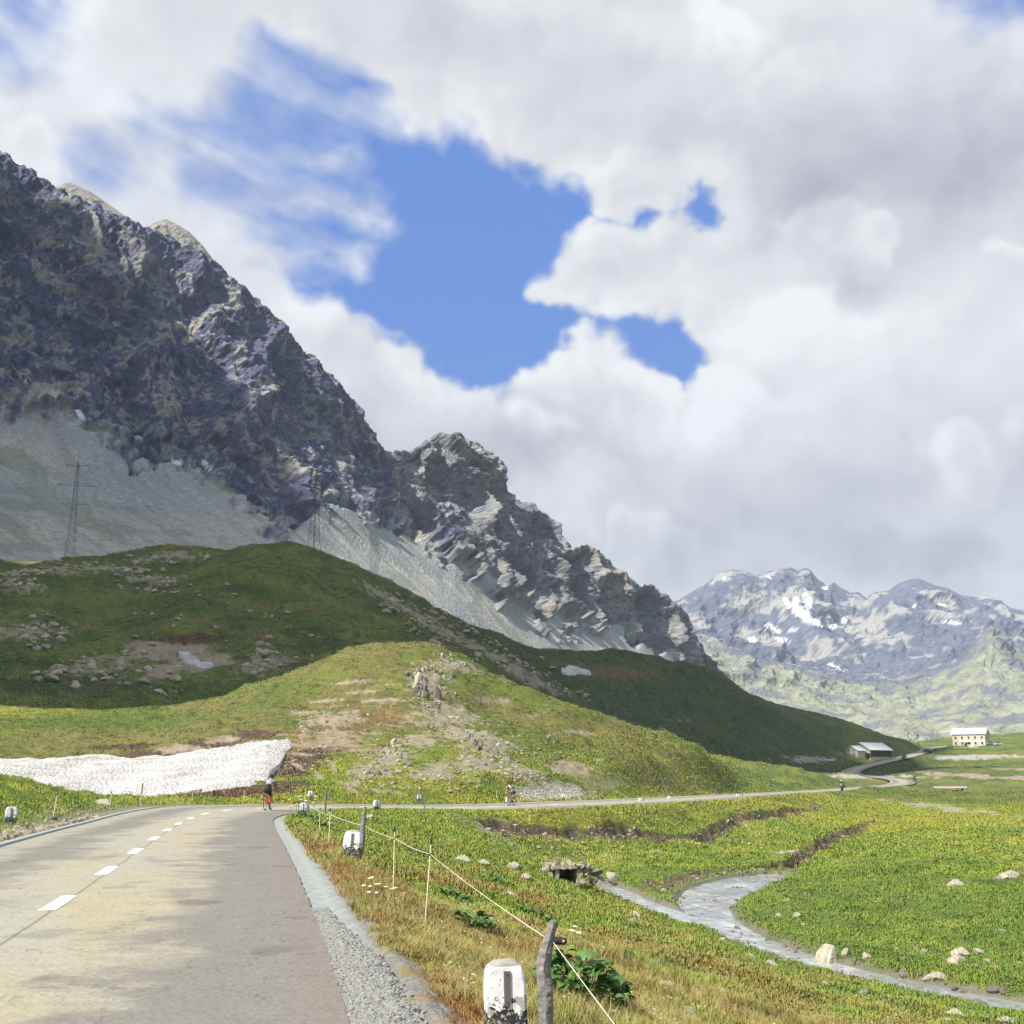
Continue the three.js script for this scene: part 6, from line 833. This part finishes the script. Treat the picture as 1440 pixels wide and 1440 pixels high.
{
  const [x, d] = at(1226, 1064), o = thing('barn', 'stone barn with a large pale metal roof and painted eave shade', 'building', [x, land(x, d), -d], 0.62), L = 15, W = 10, e = 2.9, r = 5.9; gabled(o, L, W, e, r, plaster, metalRoof, 0.7);
  part('eave_shade_panel', new THREE.BoxGeometry(L - 0.4, 2.6, 0.12), brown, o).position.set(0, 1.2, W / 2 + 0.08); for (const z of [-2.6, 0.2, 2.8]) windowAt(o, -L / 2 - 0.02, 1.3, z, -Math.PI / 2, 0.9, 1.1); windowAt(o, -L / 2 - 0.02, 3.9, 0, -Math.PI / 2, 0.8, 0.9); const dd = part('door', new THREE.BoxGeometry(1.8, 2.1, 0.15), brown, o); dd.position.set(-L / 2 - 0.06, 0.3, 4.2); dd.rotation.y = -Math.PI / 2; part('handle', new THREE.SphereGeometry(0.06, 6, 5), rimMat, dd).position.set(0.6, 0, -0.1);  // dark panel on the long wall stands in for the shadow under the eaves
  const [ax, ad] = at(1203, 1063.5), a = thing('barn_annex', 'small gabled annex built against the barn', 'building', [ax, land(ax, ad), -ad], 0.62); gabled(a, 5, 6.5, 2.4, 4.3, plaster, metalRoof, 0.5); for (const z of [-1.6, 1.4]) for (const y of [0.8, 2.4]) windowAt(a, -2.52, y, z, -Math.PI / 2, 0.8, 0.8);
}
{
  const [x, d] = at(1337, 1112), o = thing('footbridge', 'pale concrete slab footbridge in the meadow', 'bridge', [x, land(x, d), -d], 0.06); part('deck', new THREE.BoxGeometry(7.0, 0.32, 1.4), std([0.62, 0.63, 0.62], 0.9), o).position.y = 0.75; part('pier', new THREE.BoxGeometry(0.5, 1.4, 1.2), concrete, o).position.set(-3, 0, 0); const q = part('pier', stones[2], stoneMat, o); q.position.set(1.8, 0.25, 0.3); q.scale.set(0.7, 0.5, 0.6); part('pier', new THREE.BoxGeometry(0.5, 1.4, 1.2), concrete, o).position.set(3, 0, 0);
}
{ const [x, d] = at(1292, 1054), o = thing('utility_mast', 'thin mast with a box beside the far road', 'mast', [x, land(x, d), -d]); part('pole', new THREE.CylinderGeometry(0.12, 0.18, 7.5, 8).translate(0, 3.7, 0), std([0.3, 0.28, 0.25], 0.8), o); part('box', new THREE.BoxGeometry(0.9, 1.2, 0.5).translate(0.1, 6.6, 0), std([0.35, 0.35, 0.34], 0.7), o); part('crossbar', new THREE.BoxGeometry(1.8, 0.12, 0.12).translate(0, 5.5, 0), std([0.3, 0.28, 0.25], 0.8), o); }
// pylons
function pylon(label, x, d, y, H, w, turn) {
  const o = thing('pylon', label, 'pylon', [x, y, -d], turn, 'lattice pylons of the power line'), steel = std([0.055, 0.065, 0.075], 0.6), r = 0.085, half = (t) => mix(w / 2, 0.35, Math.pow(t, 0.6));
  for (const sx of [-1, 1]) for (const sz of [-1, 1]) { const g = []; for (let i = 0; i < 8; i++) { const a = i / 8, b = (i + 1) / 8; g.push(limb(V3(sx * half(a), a * H * 0.95, sz * half(a)), V3(sx * half(b), b * H * 0.95, sz * half(b)), r, r, 5)); } part('leg', mergeGeometries(g), steel, o); }
  const br = []; for (let i = 0; i < 12; i++) { const a = i / 12, b = (i + 1) / 12, h0 = half(a), h1 = half(b), y0 = a * H * 0.95, y1 = b * H * 0.95; for (const s of [-1, 1]) { br.push(limb(V3(-h0, y0, s * h0), V3(h1, y1, s * h1), 0.04, 0.04, 4), limb(V3(h0, y0, s * h0), V3(-h1, y1, s * h1), 0.04, 0.04, 4), limb(V3(s * h0, y0, -h0), V3(s * h1, y1, h1), 0.04, 0.04, 4), limb(V3(-h1, y1, s * h1), V3(h1, y1, s * h1), 0.035, 0.035, 4)); } } part('bracing', mergeGeometries(br), steel, o);
  part('spire', limb(V3(0, H * 0.9, 0), V3(0, H * 1.06, 0), 0.16, 0.06, 5), steel, o);
  for (const [t, l] of [[0.93, 4.5], [0.74, 8], [0.57, 5.5]]) { const yy = H * t; const a = part('crossarm', mergeGeometries([limb(V3(-l, yy, 0), V3(l, yy, 0), 0.17, 0.17, 5), limb(V3(-l, yy, 0), V3(0, yy + 1.5, 0), 0.08, 0.08, 4), limb(V3(l, yy, 0), V3(0, yy + 1.5, 0), 0.08, 0.08, 4)]), steel, o); for (const s of [-1, 1]) part('insulator', limb(V3(s * l, yy, 0), V3(s * l, yy - 2.6, 0), 0.09, 0.09, 5), steel, a); }
}
{ const p = P(97, 790, 440); pylon('lattice pylon on the stony left end of the green hill', p[0], p[2], p[1] - 2, 46, 4.4, 0.15); }
{ const p = P(441, 776, 404); pylon('lattice pylon standing at the rounded top of the green hill', p[0], p[2], p[1] - 2, 36, 4.4, 0.9); }
{ const p = P(816, 930, 640); pylon('distant lattice pylon in front of the grey scree', p[0], p[2], p[1] - 2, 44, 4, 0.4); }
console.log('things done');
renderer.render(scene, camera);
